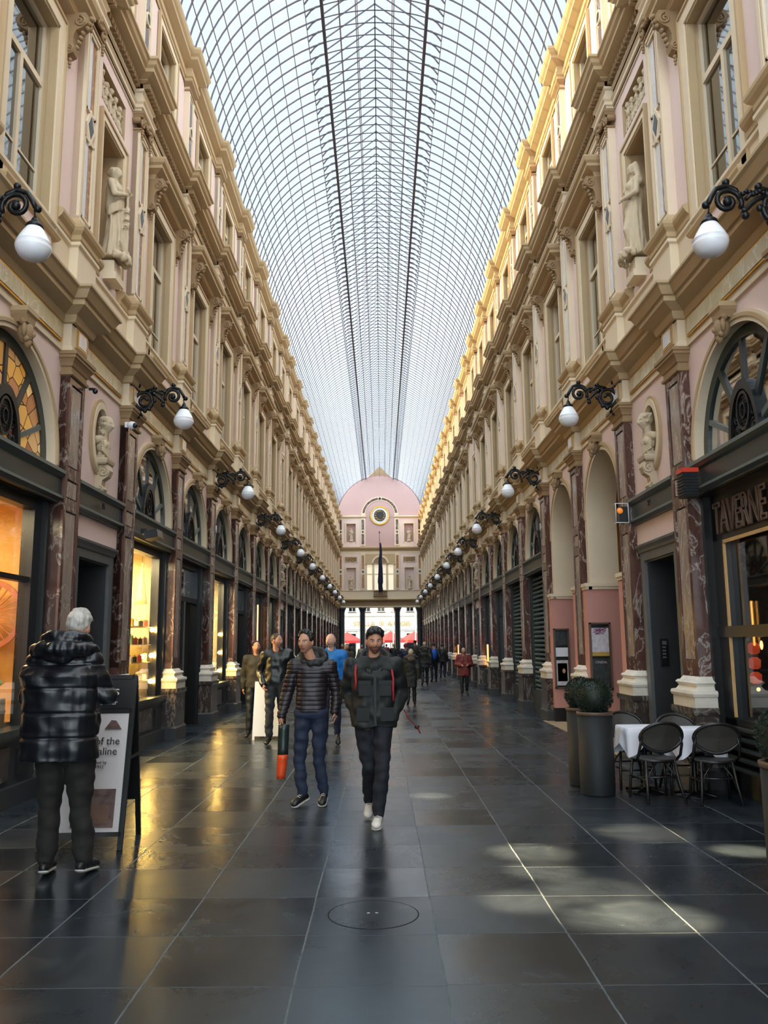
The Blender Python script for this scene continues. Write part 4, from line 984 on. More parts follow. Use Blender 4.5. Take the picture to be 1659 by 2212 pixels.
def person(spec):
    """spec: joints in metres, local frame, the person facing -Y; clothing and hair by name"""
    S = spec; J = S['j']; s = S.get('s', 1.0); vx = S.get('vox', .012); fine = vx < .01
    root = empty('person', S['loc'], S.get('rot', 0)); tag(root, S['label'], 'person', S.get('group'))
    hy, hp = S.get('head', (0, 0)); hc = Vector(J['head'])
    nk = Vector(J['neck']); pv = Vector(J['pelvis']); ch = Vector(J['chest'])
    m = M().mat(S.get('skin', 'skin'))
    R3 = head_mesh(m, hc, s*S.get('hs', 1), hy, hp, S.get('jaw', 1.0))
    cap(m, nk-V(0, 0, .06), hc+R3 @ V(0, .015, -.06)*s, .056*s, .052*s)
    chain(m, [pv, ch, nk-V(0, 0, .03)], [.08*s, .085*s, .05*s])
    for q, sd in (('L', 1), ('R', -1)):
        sh, el, wr = (Vector(J[x+q]) for x in ('sh', 'el', 'wr')); hp_, kn, an = (Vector(J[x+q]) for x in ('hip', 'kn', 'an'))
        cap(m, ch+V(0, 0, .12), sh, .07*s, .05*s); chain(m, [sh, el, wr], [.048*s, .036*s, .026*s]); chain(m, [hp_, kn, an], [.075*s, .048*s, .034*s])
        hd = S.get('hand'+q, (wr-el)+V(0, 0, -.04)); hand(m, wr, hd, sd, s, S.get('curl', .7), S.get('palm'+q))
    skin, extra = S.get('skin', 'skin'), S.get('beard', False)
    inv = R3.inverted()
    def mf(c, nrm):
        l = (inv @ (c-hc))/(s*S.get('hs', 1))
        if abs(l.z) > .14 or l.y > -.04: return 0
        if abs(l.z+.0585) < .011-.15*abs(l.x) and abs(l.x) < .026: return 1
        if .026 < l.z+.1*abs(abs(l.x)-.03) < .032 and .012 < abs(l.x) < .052: return 2
        if extra and l.z < -.035 and l.z < -.03-.25*(.05-abs(l.x)) + .02: return 3
        return 0
    body = link(remesh(m, 'body', vx, 2, mats=[skin, 'lips', 'brow', 'stubble'], matfn=mf), 'body', root)
    if fine:
        for q in (-1, 1):
            p = hc+R3 @ V(q*.031, -.071, .010)*s; M().mat('eye').ball(p, .0125*s, n=12, m=8).build('eye', body)
            M().mat('iris').ball(p+R3 @ V(0, -.0085, 0)*s, .0062*s, n=10, m=6).build('iris', body)
    # hair or hat
    hr = S.get('hair')
    if hr:
        m = M().mat(hr); st = S.get('style', 'short'); t = (hc+R3 @ V(0, .014, .030)*s)
        m.ball(t, .080*s, .094*s, .098*s, 16, 12, R3) if st != 'hat' else m.ball(t+V(0, 0, .005), .088*s, .1*s, .1*s, 16, 12, R3)
        if st in ('quiff', 'curly'):
            random.seed(5)
            for i in range(70): a = random.uniform(0, PI); b = random.uniform(.1, 1.3); m.ball(hc+R3 @ V(.072*math.cos(a)*math.cos(b), -.01-.075*math.sin(a)*math.cos(b)*random.uniform(-.9, 1), .045+.085*math.sin(b))*s, .022*s, n=8, m=5)
            if st == 'quiff':
                for i in range(9): m.ball(hc+R3 @ V((i-4)*.014, -.074-.006*(i % 2), .112-.0022*abs(i-4)**1.5)*s, .027*s, n=8, m=5)
        if st == 'long': m.ball(hc+R3 @ V(0, .05, -.06)*s, .075*s, .05*s, .12*s, 12, 8, R3)
        if st == 'hat': m.ball(hc+R3 @ V(0, .01, .13)*s, .03*s, n=8, m=6)
        me = remesh(m, 'hair', vx, 1, .006 if st != 'curly' else .008, 55, stretch=(1, 1, .5))
        # cut the face opening
        bm = bmesh.new(); bm.from_mesh(me); dl = []
        for f in bm.faces:
            l = (inv @ (f.calc_center_median()-hc))/s
            if st != 'hat' and ((l.y < -.045 and l.z < .068) or (l.y < .02 and l.z < .012) or (l.z < -.05 and st != 'long')): dl.append(f)
            if st == 'hat' and l.y < -.03 and l.z < .045: dl.append(f)
        bmesh.ops.delete(bm, geom=dl, context='FACES'); bm.to_mesh(me); bm.free(); link(me, 'hat' if st == 'hat' else 'hair', root)
    # trousers
    m = M().mat(S['trousers'])
    tw = S.get('tw', 1.0)
    cap(m, Vector(J['hipL'])+V(0, 0, .03), Vector(J['hipR'])+V(0, 0, .03), .108*s*tw)
    for q in 'LR':
        a, b, c = (Vector(J[x+q]) for x in ('hip', 'kn', 'an')); c2 = c+(b-c).normalized()*.02
        chain(m, [a, a.lerp(b, .5), b, b.lerp(c2, .4), c2], [.098*s*tw, .086*s*tw, .066*s*tw, .068*s*tw, .056*s*tw], 12)
    link(remesh(m, 'trousers', vx, 2, .016*s, 9, 3, stretch=(1, 1, 1.6)), 'trousers', root)
    for q in 'LR':
        m = M().mat(S.get('shoes', 'shoe_black')); a = Vector(J['an'+q]); toe = Vector(J['toe'+q]); shoe(m, a, toe, s)
        so = link(remesh(m, 'shoe', min(vx, .01), 1), 'shoe', root)
        if fine:
            d = (toe-a); d.z *= 1; d.normalize(); x = d.cross(V(0, 0, 1)).normalized(); u = x.cross(d); hl = a-d*.05-u*.045
            mm = M().mat('sole')
            for t in [i/8 for i in range(9)]: p = hl.lerp(toe-d*.03, t); mm.ball(p-u*.016, .042+.008*t, .045, .014, 10, 6, Matrix((x, d, u)).transposed())
            link(remesh(mm, 'sole', .008, 1), 'sole', so)
            mm = M().mat('sole' if S.get('shoes') != 'shoe_white' else 'c_grey')
            for k in range(5): p = a.lerp(toe, .28+.11*k)+u*(.034-.006*k); mm.tube([p-x*.022, p+u*.012, p+x*.022], .0035, 5)
            mm.build('laces', so)
        mz_ = min([v_.co.z for v_ in so.data.vertices]+[v_.co.z for k_ in so.children for v_ in k_.data.vertices]); so.location.z = .002-mz_
    # coat
    m = M().mat(S['coat']); cw = S.get('cw', 1.0); hem = S.get('hem', .82); sx = S.get('bulk', (.185, .125)); puff = S.get('puff', 0)
    top = nk.z-.02; k = 14
    W_ = S.get('prof', [(0, 1.0), (.25, .98), (.5, .93), (.75, .98), (1, .78)])
    def lerpw(t):
        for (a, wa), (b, wb) in zip(W_, W_[1:]):
            if a <= t <= b: return wa+(wb-wa)*(t-a)/(b-a)
        return W_[-1][1]
    rings = []; NR = 28
    for i in range(k+1):
        t = i/k; z = hem+(top-hem)*t; ax = pv.lerp(ch, min(1, max(0, (z-pv.z)/(ch.z-pv.z)))) if z > pv.z else pv.copy()
        if z > ch.z: ax = ch.lerp(nk, (z-ch.z)/(nk.z-ch.z))
        w_ = lerpw(t); hh = (top-hem)/k*2.0
        A_, B_ = sx[0]*w_*s*cw, sx[1]*w_*s*cw*(1 if t < .8 else 1-.25*(t-.8)/.2)
        for q in range(NR):
            a = 2*PI*q/NR; ca, sa = math.cos(a), math.sin(a); rings.append((ax.x+A_*math.copysign(abs(ca)**.8, ca), ax.y+B_*math.copysign(abs(sa)**.8, sa), z))
    m.add(rings, [(i*NR+q, i*NR+(q+1) % NR, (i+1)*NR+(q+1) % NR, (i+1)*NR+q) for i in range(k) for q in range(NR)]+[tuple(range(NR)), tuple(k*NR+q for q in range(NR))])
    for q in 'LR':
        sh, el, wr = (Vector(J[x+q]) for x in ('sh', 'el', 'wr'))
        cap(m, nk-V(0, 0, .05), sh+V(0, 0, .005), .075*s, .075*s*cw, 12); cap(m, ch+V(0, 0, .1), sh-V(0, 0, .04), .1*s, .085*s*cw, 12)
        chain(m, [sh, el, wr], [.08*s*cw, .068*s*cw, .054*s*cw], 12)
    if S.get('collar'):
        for i in range(24):
            a = 2*PI*i/24; cr = S['collar']
            if cr > .11 or not (-2.2 < (a-PI*1.5) < -.0 and False): m.ball(nk+V(cr*.85*math.cos(a), .012+cr*.8*math.sin(a), S.get('cz', .0)+.045*math.sin(a)), .034*s, .034*s, .042*s, 8, 6)
    me = remesh(m, 'jacket', vx, 2 if puff else 3, S.get('wr', .02)*s, 9, S.get('seed', 1), stretch=(1, 1, 1.2), warp=(lambda co, q: -S.get('pa', .008)*math.exp(-(((co.z/puff) % 1-.5)*puff/S.get('pw', .007))**2)) if puff else None)
    link(me, S.get('coatname', 'jacket'), root)
    if S.get('hood'):
        m = M().mat(S['hood']); hr_ = S.get('hoodr', .13)
        for i in range(28):
            a = 2*PI*i/28; m.ball(nk+V(hr_*math.cos(a), .03+hr_*.85*math.sin(a), S.get('hz', .02)+S.get('ht', .07)*math.sin(a)), S.get('hb', .045)*s, .04*s, .045*s, 8, 6)
        if S.get('hoodback', 1): m.ball(nk+V(0, .13, .0), .14*s, .07*s, .10*s, 16, 10)
        if S.get('hood2'):
            for i in range(28): a = 2*PI*i/28; m.ball(nk+V(.185*math.cos(a), .03+.15*math.sin(a), -.01+.02*math.sin(a)), .07*s, .06*s, .055*s, 8, 6)
        link(remesh(m, 'hood', vx, 2, .02, 14, 5), 'hood', root)
    return root
def stand(h=1.74, arms='side', stride=.0, lean=0, w=1.0, pelx=0):
    """joint table for an upright figure; stride swings the legs along Y"""
    k = h/1.75; J = dict(head=(0, -.01, 1.635*k), neck=(0, .02, 1.47*k), chest=(0, .02, 1.27*k), pelvis=(0, 0, .97*k))
    for q, sd in (('L', 1), ('R', -1)):
        st = stride*sd
        J['hip'+q] = (sd*.09*w*k, 0, .93*k); J['kn'+q] = (sd*.095*w*k, st*.45-.03, .5*k); J['an'+q] = (sd*.1*w*k, st*.9+.02, .095*k+(.08 if st > .05 else 0))
        J['toe'+q] = (sd*.12*w*k, st*.9-.15, .03*k+(.0 if st > .05 else 0)); J['sh'+q] = (sd*.185*k*w, .02, 1.42*k)
        if arms == 'side': J['el'+q] = (sd*.25*k*w, .04-st*.4, 1.13*k); J['wr'+q] = (sd*.25*k*w, -.04-st*.8, .88*k)
        if arms == 'pocket': J['el'+q] = (sd*.29*k*w, .08, 1.14*k); J['wr'+q] = (sd*.2*k*w, -.09, .93*k)
        if arms == 'front': J['el'+q] = (sd*.28*k*w, .0, 1.14*k); J['wr'+q] = (sd*.13*k*w, -.24, 1.12*k)
    return J
# ---- the man walking towards the camera
def wpt(u, v, y, dy=0):
    """the point at distance y down the arcade seen in direction (u, v) of the 1659 x 2212 frame"""
    d = r2*((u-829.5)/1805)-u2*((v-1106)/1805)+f; k = y/d.y; return (d.x*k, dy, 1.6+d.z*k)
Yc = 7.95; cx = -.06
def c(u, v, dy=0, y=Yc): p = wpt(u, v, y); return (p[0]-cx, dy, p[2])
J = dict(head=c(809, 1386, -.03), neck=c(808, 1424, .02), chest=c(806, 1462, .02), pelvis=c(806, 1535, 0),
  shL=c(852, 1437, .02), shR=c(760, 1439, .02), elL=c(868, 1494, .12), elR=c(750, 1500, .12), wrL=c(848, 1546, -.05), wrR=c(773, 1552, -.05),
  hipL=c(826, 1550), hipR=c(786, 1550), knL=c(826, 1650, -.12), knR=c(797, 1655, .0), anL=(.025, -.14, .10), anR=(-.065, .33, .155), toeL=(.0, -.31, .035), toeR=(-.075, .16, .035))
person(dict(loc=(cx, Yc, 0), j=J, s=1.0, vox=.006, head=(.12, .12), hair='hair_dark', style='quiff', beard=True, trousers='c_darkjeans', coat='c_blackgreen', hem=.86, cw=1.04, bulk=(.2, .135), collar=.12, cz=-.035, hood='c_black', hoodr=.14, ht=.10, hz=-.02,
  prof=[(0, 1.02), (.2, .97), (.5, .93), (.8, 1.0), (1, .5)], handL=(-.3, -.1, -.5), handR=(.3, -.1, -.5), shoes='shoe_white', wr=.028, seed=3,
  label='man with dark quiff and stubble walking towards us in a black jacket, hands in pockets'))
cm = bpy.context.scene.objects[-1]
pr_ = [o for o in COL.objects if o.name.startswith('person')][0]
for sd, pts in ((-1, [(-.175, -.06, 1.425), (-.182, -.125, 1.36), (-.175, -.143, 1.27), (-.185, -.143, 1.2)]), (1, [(.155, -.09, 1.38), (.168, -.135, 1.3), (.165, -.143, 1.2), (.168, -.143, 1.1)])):
    M().mat('strap_red').tube(pts, .011, 6, flat=.5).build('red_strap', pr_)
M().mat('strap_red').tube([(.27, .12, 1.0), (.31, .13, .92), (.36, .14, .87), (.40, .14, .83), (.42, .14, .78)], [.012, .012, .014, .012, .016], 6, flat=.4).mat('c_black').ball((.39, .14, .84), .024, .012, .02).build('loose_strap', pr_)
m = M().mat('c_black')
for q in (-1, 1): m.obox((q*.095, -.139, 1.21), (.055, q*.012, 0), (0, .008, 0), (0, 0, .065)); m.obox((q*.095, -.147, 1.265), (.058, q*.012, 0), (0, .005, 0), (0, 0, .018)); m.obox((q*.11, -.136, .98), (.06, q*.014, 0), (0, .008, 0), (0, 0, .06))
m.mat('c_black').obox((0, -.147, 1.1), (.012, 0, 0), (0, .006, 0), (0, 0, .22)); m.build('jacket_pocket', pr_)
# ---- man in the quilted jacket
Yl = 8.95; lx = -.69
def c(u, v, dy=0, y=Yl): p = wpt(u, v, y); return (p[0]-lx, dy, p[2])
J = dict(head=c(662, 1388, -.03), neck=c(676, 1424, .02), chest=c(674, 1462, .02), pelvis=c(672, 1532, 0),
  shL=c(713, 1438, .02), shR=c(636, 1438, .02), elL=c(724, 1492, .06), elR=c(620, 1498, .05), wrL=c(724, 1536, -.02), wrR=c(609, 1545, -.02),
  hipL=c(690, 1548), hipR=c(655, 1548), knL=c(690, 1640, -.03), knR=c(648, 1640, -.05), anL=(.09, -.03, .10), anR=(-.125, -.10, .10), toeL=(.08, -.2, .035), toeR=(-.2, -.24, .035))
person(dict(loc=(lx, Yl, 0), j=J, s=.99, vox=.006, head=(-.45, .05), hair='hair_dark', style='curly', trousers='c_jeans', tw=.93, coat='c_plum', hem=.93, cw=.95, puff=.046, pa=.007, pw=.006, collar=.1, cz=-.03, hood='c_black', hoodr=.12, hoodback=1, wr=.008,
  prof=[(0, .92), (.2, .95), (.5, .94), (.8, 1.0), (1, .6)], handR=(-.05, -.02, -.5), handL=(0, -.05, -.5), shoes='shoe_black',
  label='dark haired man in a plum quilted jacket and blue jeans, glancing aside as he walks'))
bg_ = tag(empty('carrier_bag', (lx-.33, Yl-.05, .02)), 'folded dark green and orange carrier bag held by the man in the quilted jacket', 'bag')
def bagpart(z0, z1, x0, x1, xx0, xx1, key, name):
    m = M().mat(key); Q = []
    for t in [i/6 for i in range(7)]:
        z = z0+(z1-z0)*t; a = x0+(xx0-x0)*t; b = x1+(xx1-x1)*t; wv = .01*math.sin(9*t)
        Q += [(a, -.03+wv, z), ((a+b)/2, -.06-wv, z), (b, -.03, z), (b, .03, z), ((a+b)/2, .05+wv, z), (a, .03, z)]
    m.add(Q, [(i*6+k, i*6+(k+1) % 6, i*6+6+(k+1) % 6, i*6+6+k) for i in range(6) for k in range(6)]+[tuple(range(6)), tuple(36+k for k in range(6))], True); return m.build(name, bg_)
bagpart(.48, .78, -.055, .05, -.05, .06, 'bag_green', 'dark_panel'); bagpart(.24, .48, -.06, .02, -.055, .05, 'bag_orange', 'orange_panel')
# ---- old man seen from behind
Yo = 6.3; ox = -2.25
def c(u, v, dy=0, y=Yo): p = wpt(u, v, y); return (-(p[0]-ox), dy, p[2])      # he faces away, so his frame is turned
J = dict(head=c(165, 1357, -.05), neck=c(146, 1404, .0), chest=c(137, 1450, .02), pelvis=c(131, 1590, 0),
  shL=c(84, 1432, .03), shR=c(198, 1430, .03), elL=c(62, 1505, -.02), elR=c(226, 1500, -.02), wrL=c(92, 1490, -.26), wrR=c(200, 1485, -.26),
  hipL=c(112, 1630), hipR=c(172, 1630), knL=c(106, 1745, -.02), knR=c(170, 1745, -.02), anL=(.15, .02, .10), anR=(-.12, .0, .10), toeL=(.18, -.16, .04), toeR=(-.14, -.17, .04))
om = person(dict(loc=(ox, Yo, 0), rot=PI, j=J, s=1.06, vox=.008, hair='hair_grey', style='curly', trousers='c_browntrouser', tw=1.1, coat='c_puffer', hem=.80, cw=1.1, bulk=(.245, .18), puff=.175, pa=.016, pw=.010, collar=.15, cz=.05, hood='c_puffer', hoodr=.135, hz=.07, ht=.03, hb=.062, hood2=1, hoodback=1, wr=.022, seed=9,
  prof=[(0, .98), (.25, .96), (.5, .95), (.8, 1.0), (1, .62)], curl=1.2, label='grey haired man seen from behind in a long dark puffer coat beside the chocolate sign'))
# ---- people further down the arcade
def simple(lab, x, y, h, coat, trousers, hair, style='short', away=False, arms='side', stride=.18, rot=None, **k):
    d = dict(loc=(x, y, 0), j=stand(h, arms, stride), s=h/1.75, vox=k.pop('vox', .018), hair=hair, style=style, trousers=trousers, coat=coat, label=lab, wr=.02, rot=(PI if away else 0) if rot is None else rot, seed=x)
    d.update(k); return person(d)
simple('man in a black leather jacket and grey jeans looking over his shoulder, hand in pocket', -1.78, 14.4, 1.81, 'c_leather', 'c_grey', 'hair_brown', arms='pocket', stride=.12, head=(1.1, 0), vox=.011, hem=.97, collar=.08, cw=1.0)
simple('dark haired person in an olive coat half hidden behind the leather jacketed man', -2.3, 15.6, 1.70, 'c_olive', 'c_black', 'hair_dark', head=(.3, 0), hem=.85)
simple('bald man with glasses in a bright blue shirt and jeans behind the quilted jacket', -.84, 14.1, 1.80, 'c_blue', 'c_jeans', None, stride=.12, head=(-.5, 0), vox=.012, hem=.95, collar=.08, skin='skin_pale', shoes='shoe_black')
simple('woman in a beige bobble hat and long dark hooded coat walking away', .80, 23.0, 1.48, 'c_blackgreen', 'c_black', 'c_beige', 'hat', True, hem=.48, hood='c_fur', hoodr=.15, stride=.1)
simple('man in a maroon padded coat walking towards us along the right side', 2.62, 27.0, 1.50, 'c_red', 'c_black', 'hair_grey', arms='front', hem=.62, cw=1.25, collar=.1, stride=.1)
simple('stout person in a black coat with pale fur hood walking away', 1.74, 34.2, 1.72, 'c_black', 'c_black', 'c_beige', away=True, hem=.7, cw=1.35, hood='c_fur', hoodr=.17)
bp = simple('person in dark clothes carrying a bright blue rucksack, walking away', 2.32, 37.6, 1.70, 'c_black', 'c_darkjeans', 'hair_dark', away=True, hem=.9)
M().mat('c_bluepack').ball((0, .2, 1.2), .15, .1, .24, 12, 8).build('rucksack', bp)
simple('man in a black coat standing close to the right-hand shops', 3.02, 42.0, 1.66, 'c_black', 'c_navy', 'hair_dark', away=True, hem=.75, stride=.03)
CR = [('person in navy jacket and red cap beyond the walking man', 1.02, 36, 1.66, 'c_navy', 'c_redhat', 'hat', True), ('tall man in a brown coat in the crowd beneath the right parasol', 1.75, 44, 1.86, 'c_olive', 'hair_dark', 'short', True),
      ('person with fair hair and dark coat in the crowd, centre right', 1.35, 47, 1.66, 'c_grey', 'c_beige', 'short', True), ('person in black with dark hair far off at centre', .75, 50, 1.7, 'c_black', 'hair_dark', 'short', False),
      ('person in grey coat near the end columns, right of centre', 2.2, 55, 1.7, 'c_grey', 'hair_brown', 'short', True), ('dark haired woman in black beyond the bald man', -1.42, 23.5, 1.6, 'c_black', 'hair_dark', 'long', False),
      ('man in an olive jacket standing far off, just left of centre', -1.12, 27.5, 1.66, 'c_olive', 'hair_dark', 'short', False), ('person in a dark coat far down the left side', -1.9, 41, 1.7, 'c_black', 'hair_brown', 'short', False),
      ('small distant person in pale jacket left of the walking man', -1.2, 52, 1.66, 'c_beige', 'hair_brown', 'short', False), ('distant person in navy coat left of the walking man', -.8, 48, 1.68, 'c_navy', 'hair_dark', 'short', True),
      ('distant person in brown coat under the left parasol', -2.1, 60, 1.72, 'c_olive', 'hair_dark', 'short', True), ('distant person in black at the mouth of the arcade', -.4, 63, 1.7, 'c_black', 'hair_dark', 'short', True),
      ('distant person in red jacket at the mouth of the arcade', .4, 66, 1.7, 'c_red', 'hair_dark', 'short', True), ('distant pair member in grey by the right end column', 2.6, 64, 1.74, 'c_grey', 'hair_dark', 'short', True),
      ('distant person in dark coat beside the one in grey near the right end column', 2.95, 60, 1.66, 'c_black', 'hair_brown', 'short', True), ('person in a black coat with dark hood behind the fur hooded one', 1.15, 40, 1.7, 'c_black', 'hair_dark', 'short', True)]
for lb, x, y, h, ct, hr, st, aw in CR: simple(lb, x, y, h, ct, 'c_black', hr, st, aw, hem=.75, vox=.026)
# ================================================================ stone figures
def draped(seed, pose='lean', veil=False, h=1.5):
    """standing draped figure on a low block, facing +X"""
    rnd = random.Random(seed); m = M().mat('stone_fig'); k = h/1.75
    hd = V(-.0, 0, 1.60)*k; R3 = head_mesh(m, hd, 1.1*k, PI/2+rnd.uniform(-.4, .4)+(.5 if veil else 0), .35 if veil else .1, nose=1.2, n=44, k=32)
    cap(m, V(0, 0, 1.38)*k, V(0, 0, 1.54)*k, .055*k)
    chain(m, [V(0, 0, .98)*k, V(-.02, .02, 1.15)*k, V(-.01, 0, 1.32)*k], [.15*k, .13*k, .14*k], 14)
    for q in (-1, 1): m.ball(V(.09, q*.08, 1.27)*k, .07*k); cap(m, V(0, q*.08, 1.38)*k, V(0, q*.19, 1.36)*k, .06*k, .065*k)
    if pose == 'lean': arms = {1: [(0, .2, 1.36), (.12, .26, 1.12), (.22, .03, 1.24)], -1: [(0, -.2, 1.36), (.1, -.27, 1.1), (.2, -.05, 1.2)]}
    elif pose == 'scroll': arms = {1: [(0, .2, 1.36), (.05, .27, 1.08), (.2, .1, 1.05)], -1: [(0, -.2, 1.36), (.02, -.25, 1.08), (.08, -.24, .82)]}
    else: arms = {1: [(0, .2, 1.36), (.02, .28, 1.1), (.1, .26, .86)], -1: [(0, -.2, 1.36), (.12, -.2, 1.12), (.2, 0, 1.14)]}
    for q, a in arms.items(): chain(m, [V(*p)*k for p in a], [.062*k, .05*k, .036*k]); hand(m, V(*a[2])*k, V(*a[2])-V(*a[1]), q, k, .8)
    ns = 16
    SK = []; NS = 64                                       # skirt falling in folds
    for i in range(ns+1):
        t = i/ns; z = (.05+1.0*t)*k; r = (.225-.075*t)*k
        for q in range(NS):
            a = 2*PI*q/NS; w_ = 1+(1-t*.6)*(.09*math.sin(8*a+seed+1.5*t)+.05*math.sin(15*a+2*seed-2*t)); SK.append((.03*math.sin(PI*t)+r*.85*w_*math.cos(a), .03*math.sin(2.5*t)+r*w_*math.sin(a), z))
    m.add(SK, [(i*NS+q, i*NS+(q+1) % NS, (i+1)*NS+(q+1) % NS, (i+1)*NS+q) for i in range(ns) for q in range(NS)]+[tuple(range(NS)), tuple(ns*NS+q for q in range(NS))])
    cap(m, V(.07, .06, .85)*k, V(.17, .08, .5)*k, .09*k, .075*k); cap(m, V(.17, .08, .5)*k, V(.08, .09, .12)*k, .07*k, .06*k)
    for i in range(5):                                     # folds
        a = -PI/2+PI*i/4+rnd.uniform(-.1, .1); r0, r1 = .13*k, .2*k
        chain(m, [V(r0*math.cos(a), r0*1.05*math.sin(a), 1.0*k), V((r1-.02)*math.cos(a+.1), r1*math.sin(a+.1), .5*k), V(r1*math.cos(a), r1*1.1*math.sin(a), .09*k)], [.016*k, .026*k, .03*k], 7)
    for i in range(5):                                     # sash over the hip and shoulder
        t = i*.035; chain(m, [V(.02, .18, 1.36-t)*k, V(.15, .02, 1.18-t*1.4)*k, V(.1, -.17, 1.0-t)*k, V(-.02, -.2, .92-t)*k], [.022*k]*4, 7)
    if veil:
        for i in range(7): a = PI*.62+PI*.76*i/6; chain(m, [hd+V(.07*math.cos(a), .085*math.sin(a), .08)*k, hd+V(.1*math.cos(a), .12*math.sin(a), -.08)*k, V(.12*math.cos(a), .24*math.sin(a), 1.3)*k], [.05*k, .045*k, .05*k], 8)
        m.ball(hd+V(-.01, 0, .05)*k, .1*k, .095*k, .09*k)
    else:
        m.ball(hd+V(-.04, 0, .03)*k, .09*k, .086*k, .098*k); m.ball(hd+V(-.11, 0, .02)*k, .045*k)
        for i in range(14): a = rnd.uniform(PI*.5, PI*1.5); m.ball(hd+V(.09*math.cos(a), .082*math.sin(a), rnd.uniform(0, .09))*k, .026*k, n=7, m=5)
    if pose == 'lean':                                     # anchor with rope
        cap(m, V(.24, .02, .16)*k, V(.22, .0, 1.2)*k, .022*k)
        for i in range(9): m.tube([V(.22+.04*math.cos(a), .04*math.sin(a)*(1 if i % 2 else -1)+.02*(i % 3-1), (.62+.045*i))*k for a in [j*PI/4 for j in range(9)]], .014*k, 5)
        chain(m, [V(.2, -.2, .3)*k, V(.24, -.08, .12)*k, V(.24, .1, .12)*k, V(.2, .2, .3)*k], [.02, .03, .03, .02])
    for i in range(20): a = rnd.uniform(-PI/2, PI/2); m.ball((.1+.13*math.cos(a), .2*math.sin(a), rnd.uniform(.02, .1)), .05, n=7, m=5)
    return m
def statue(side, c, seed, pose, veil, label, z=6.96, vox=.012, loc=None, rot=None):
    st = link(remesh(draped(seed, pose, veil), 'statue', vox, 2, .008, 22, seed, stretch=(1, 1, .4)), 'statue', None, loc or (side_loc(side, c)[0]-side*.05, c+.05, z), side_rot(side) if rot is None else rot)
    tag(st, label, 'statue', 'stone figures in wall niches')
    b = M().mat('cream').usweep([(.04,-.3),(.04,-.2),(0,-.19),(0,-.02),(-.02,0)], .15, .26); b.v = [(x-.17, y, z_) for x, y, z_ in b.v]; b.build('plinth', st); return st
statue(-1, 11.085, 1, 'lean', False, 'large stone woman leaning on a roped anchor in the near niche, left facade')
statue(1, 11.085, 2, 'scroll', True, 'large veiled stone woman with bowed head in the near niche, right facade')
f1, f2 = remesh(draped(3, 'x', False), 'statue', .025, 1), remesh(draped(4, 'scroll', True), 'statue', .025, 1)
for c in (31.895, 52.705):
    for side in (-1, 1):
        o = link(f1 if side < 0 else f2, 'statue', None, (side_loc(side, c)[0]+side*.17, c, 6.9), side_rot(side)); tag(o, 'small distant niche statue, %s upper %s facade' % ('second along the' if c < 40 else 'third along the', 'left' if side < 0 else 'right'), 'statue', 'stone figures in wall niches')
for s in (-1, 1):
    for z, nm in ((10.87, 'upper'), (6.57, 'lower')):
        o = link((f1, f2)[(s > 0) ^ (z > 8)], 'statue', None, (XC+s*2.62, FY+.1, z), -PI/2); o.scale = (.82,)*3
        tag(o, 'pale figure in the %s %s niche of the pink end wall' % (nm, 'left' if s < 0 else 'right'), 'statue', 'stone figures in wall niches')
def bust_mesh(male, seed, vox):
    m = M().mat('stone_fig'); yaw = PI/2+.25*(1 if male else -1)
    hd = V(.1, 0, .40); head_mesh(m, hd, 1.05, yaw, .1, nose=1.25, n=48, k=36); rnd = random.Random(seed)
    cap(m, (.06, 0, .18), (.08, 0, .33), .055); chain(m, [(.03, -.14, .16), (.05, 0, .19), (.03, .14, .16)], [.06, .075, .06]); m.ball((.06, 0, .1), .1, .14, .11); m.ball((.05, 0, -.02), .06, .08, .06)
    for q in (-1, 1): m.ball((.1, q*.06, .1), .055)
    m.ball(hd+V(-.035, 0, .03), .085, .082, .095)
    for i in range(22): a = rnd.uniform(PI*.4, PI*1.6); m.ball(hd+V(.085*math.cos(a), .08*math.sin(a), rnd.uniform(-.05 if male else -.16, .1)), .026, n=7, m=5)
    for i in range(5): chain(m, [(.1, -.13, .14-.03*i), (.15, 0, .07-.03*i), (.08, .13, .12-.03*i)], [.014]*3, 6)
    return remesh(m, 'bust', vox, 1, .002, 40, seed)
def bracket_mesh():
    m = M().mat('stone_fig').usweep([(0,-.17),(.02,-.15),(.03,-.11),(.03,-.09),(0,-.08)], .13, .16).box(0, .12, -.08, .08, -.09, -.03)
    m.prism([(0,-.17),(.17,-.17),(.2,-.25),(.17,-.33),(.1,-.38),(.09,-.45),(.13,-.5),(.1,-.56),(.03,-.57),(0,-.5)], 'y', -.07, .07)
    for q in (-.075, .075): m.tube(spiral((.11, q, -.26), .075, .012, 1.5, PI/2, 16, 'xz', -1), .016, 5); m.tube(spiral((.075, q, -.5), .045, .01, 1.3, PI/2, 12, 'xz', -1), .013, 5)
    return m.mesh('scroll_bracket')
BR = bracket_mesh(); OV = M().mat('cream').ring(0, 4.42, .27, .33, -.01, .05, 0, 2*PI, 40, 1.48).mat('buff').ring(0, 4.42, .33, .37, 0, .035, 0, 2*PI, 40, 1.44)
OV = OV.mesh('oval_surround'); bm_ = {(-1): bust_mesh(False, 4, .006), 1: bust_mesh(True, 6, .006)}
for side in (-1, 1):
    for i, c in enumerate((11.085, 31.895, 52.705, 73.5)):
        wall_part(side, OV, 'oval_surround', c)
        if i > 2: continue
        o = link(bm_[side], 'bust', None, side_loc(side, c, 4.2), side_rot(side)); o.location.x += side*.0
        tag(o, 'stone bust of a %s in the %s oval niche, %s wall' % ('woman with long hair' if side < 0 else 'man', ('nearest', 'second', 'third')[i], 'left' if side < 0 else 'right'), 'bust', 'stone busts in oval niches')
        link(BR, 'scroll_bracket', o)
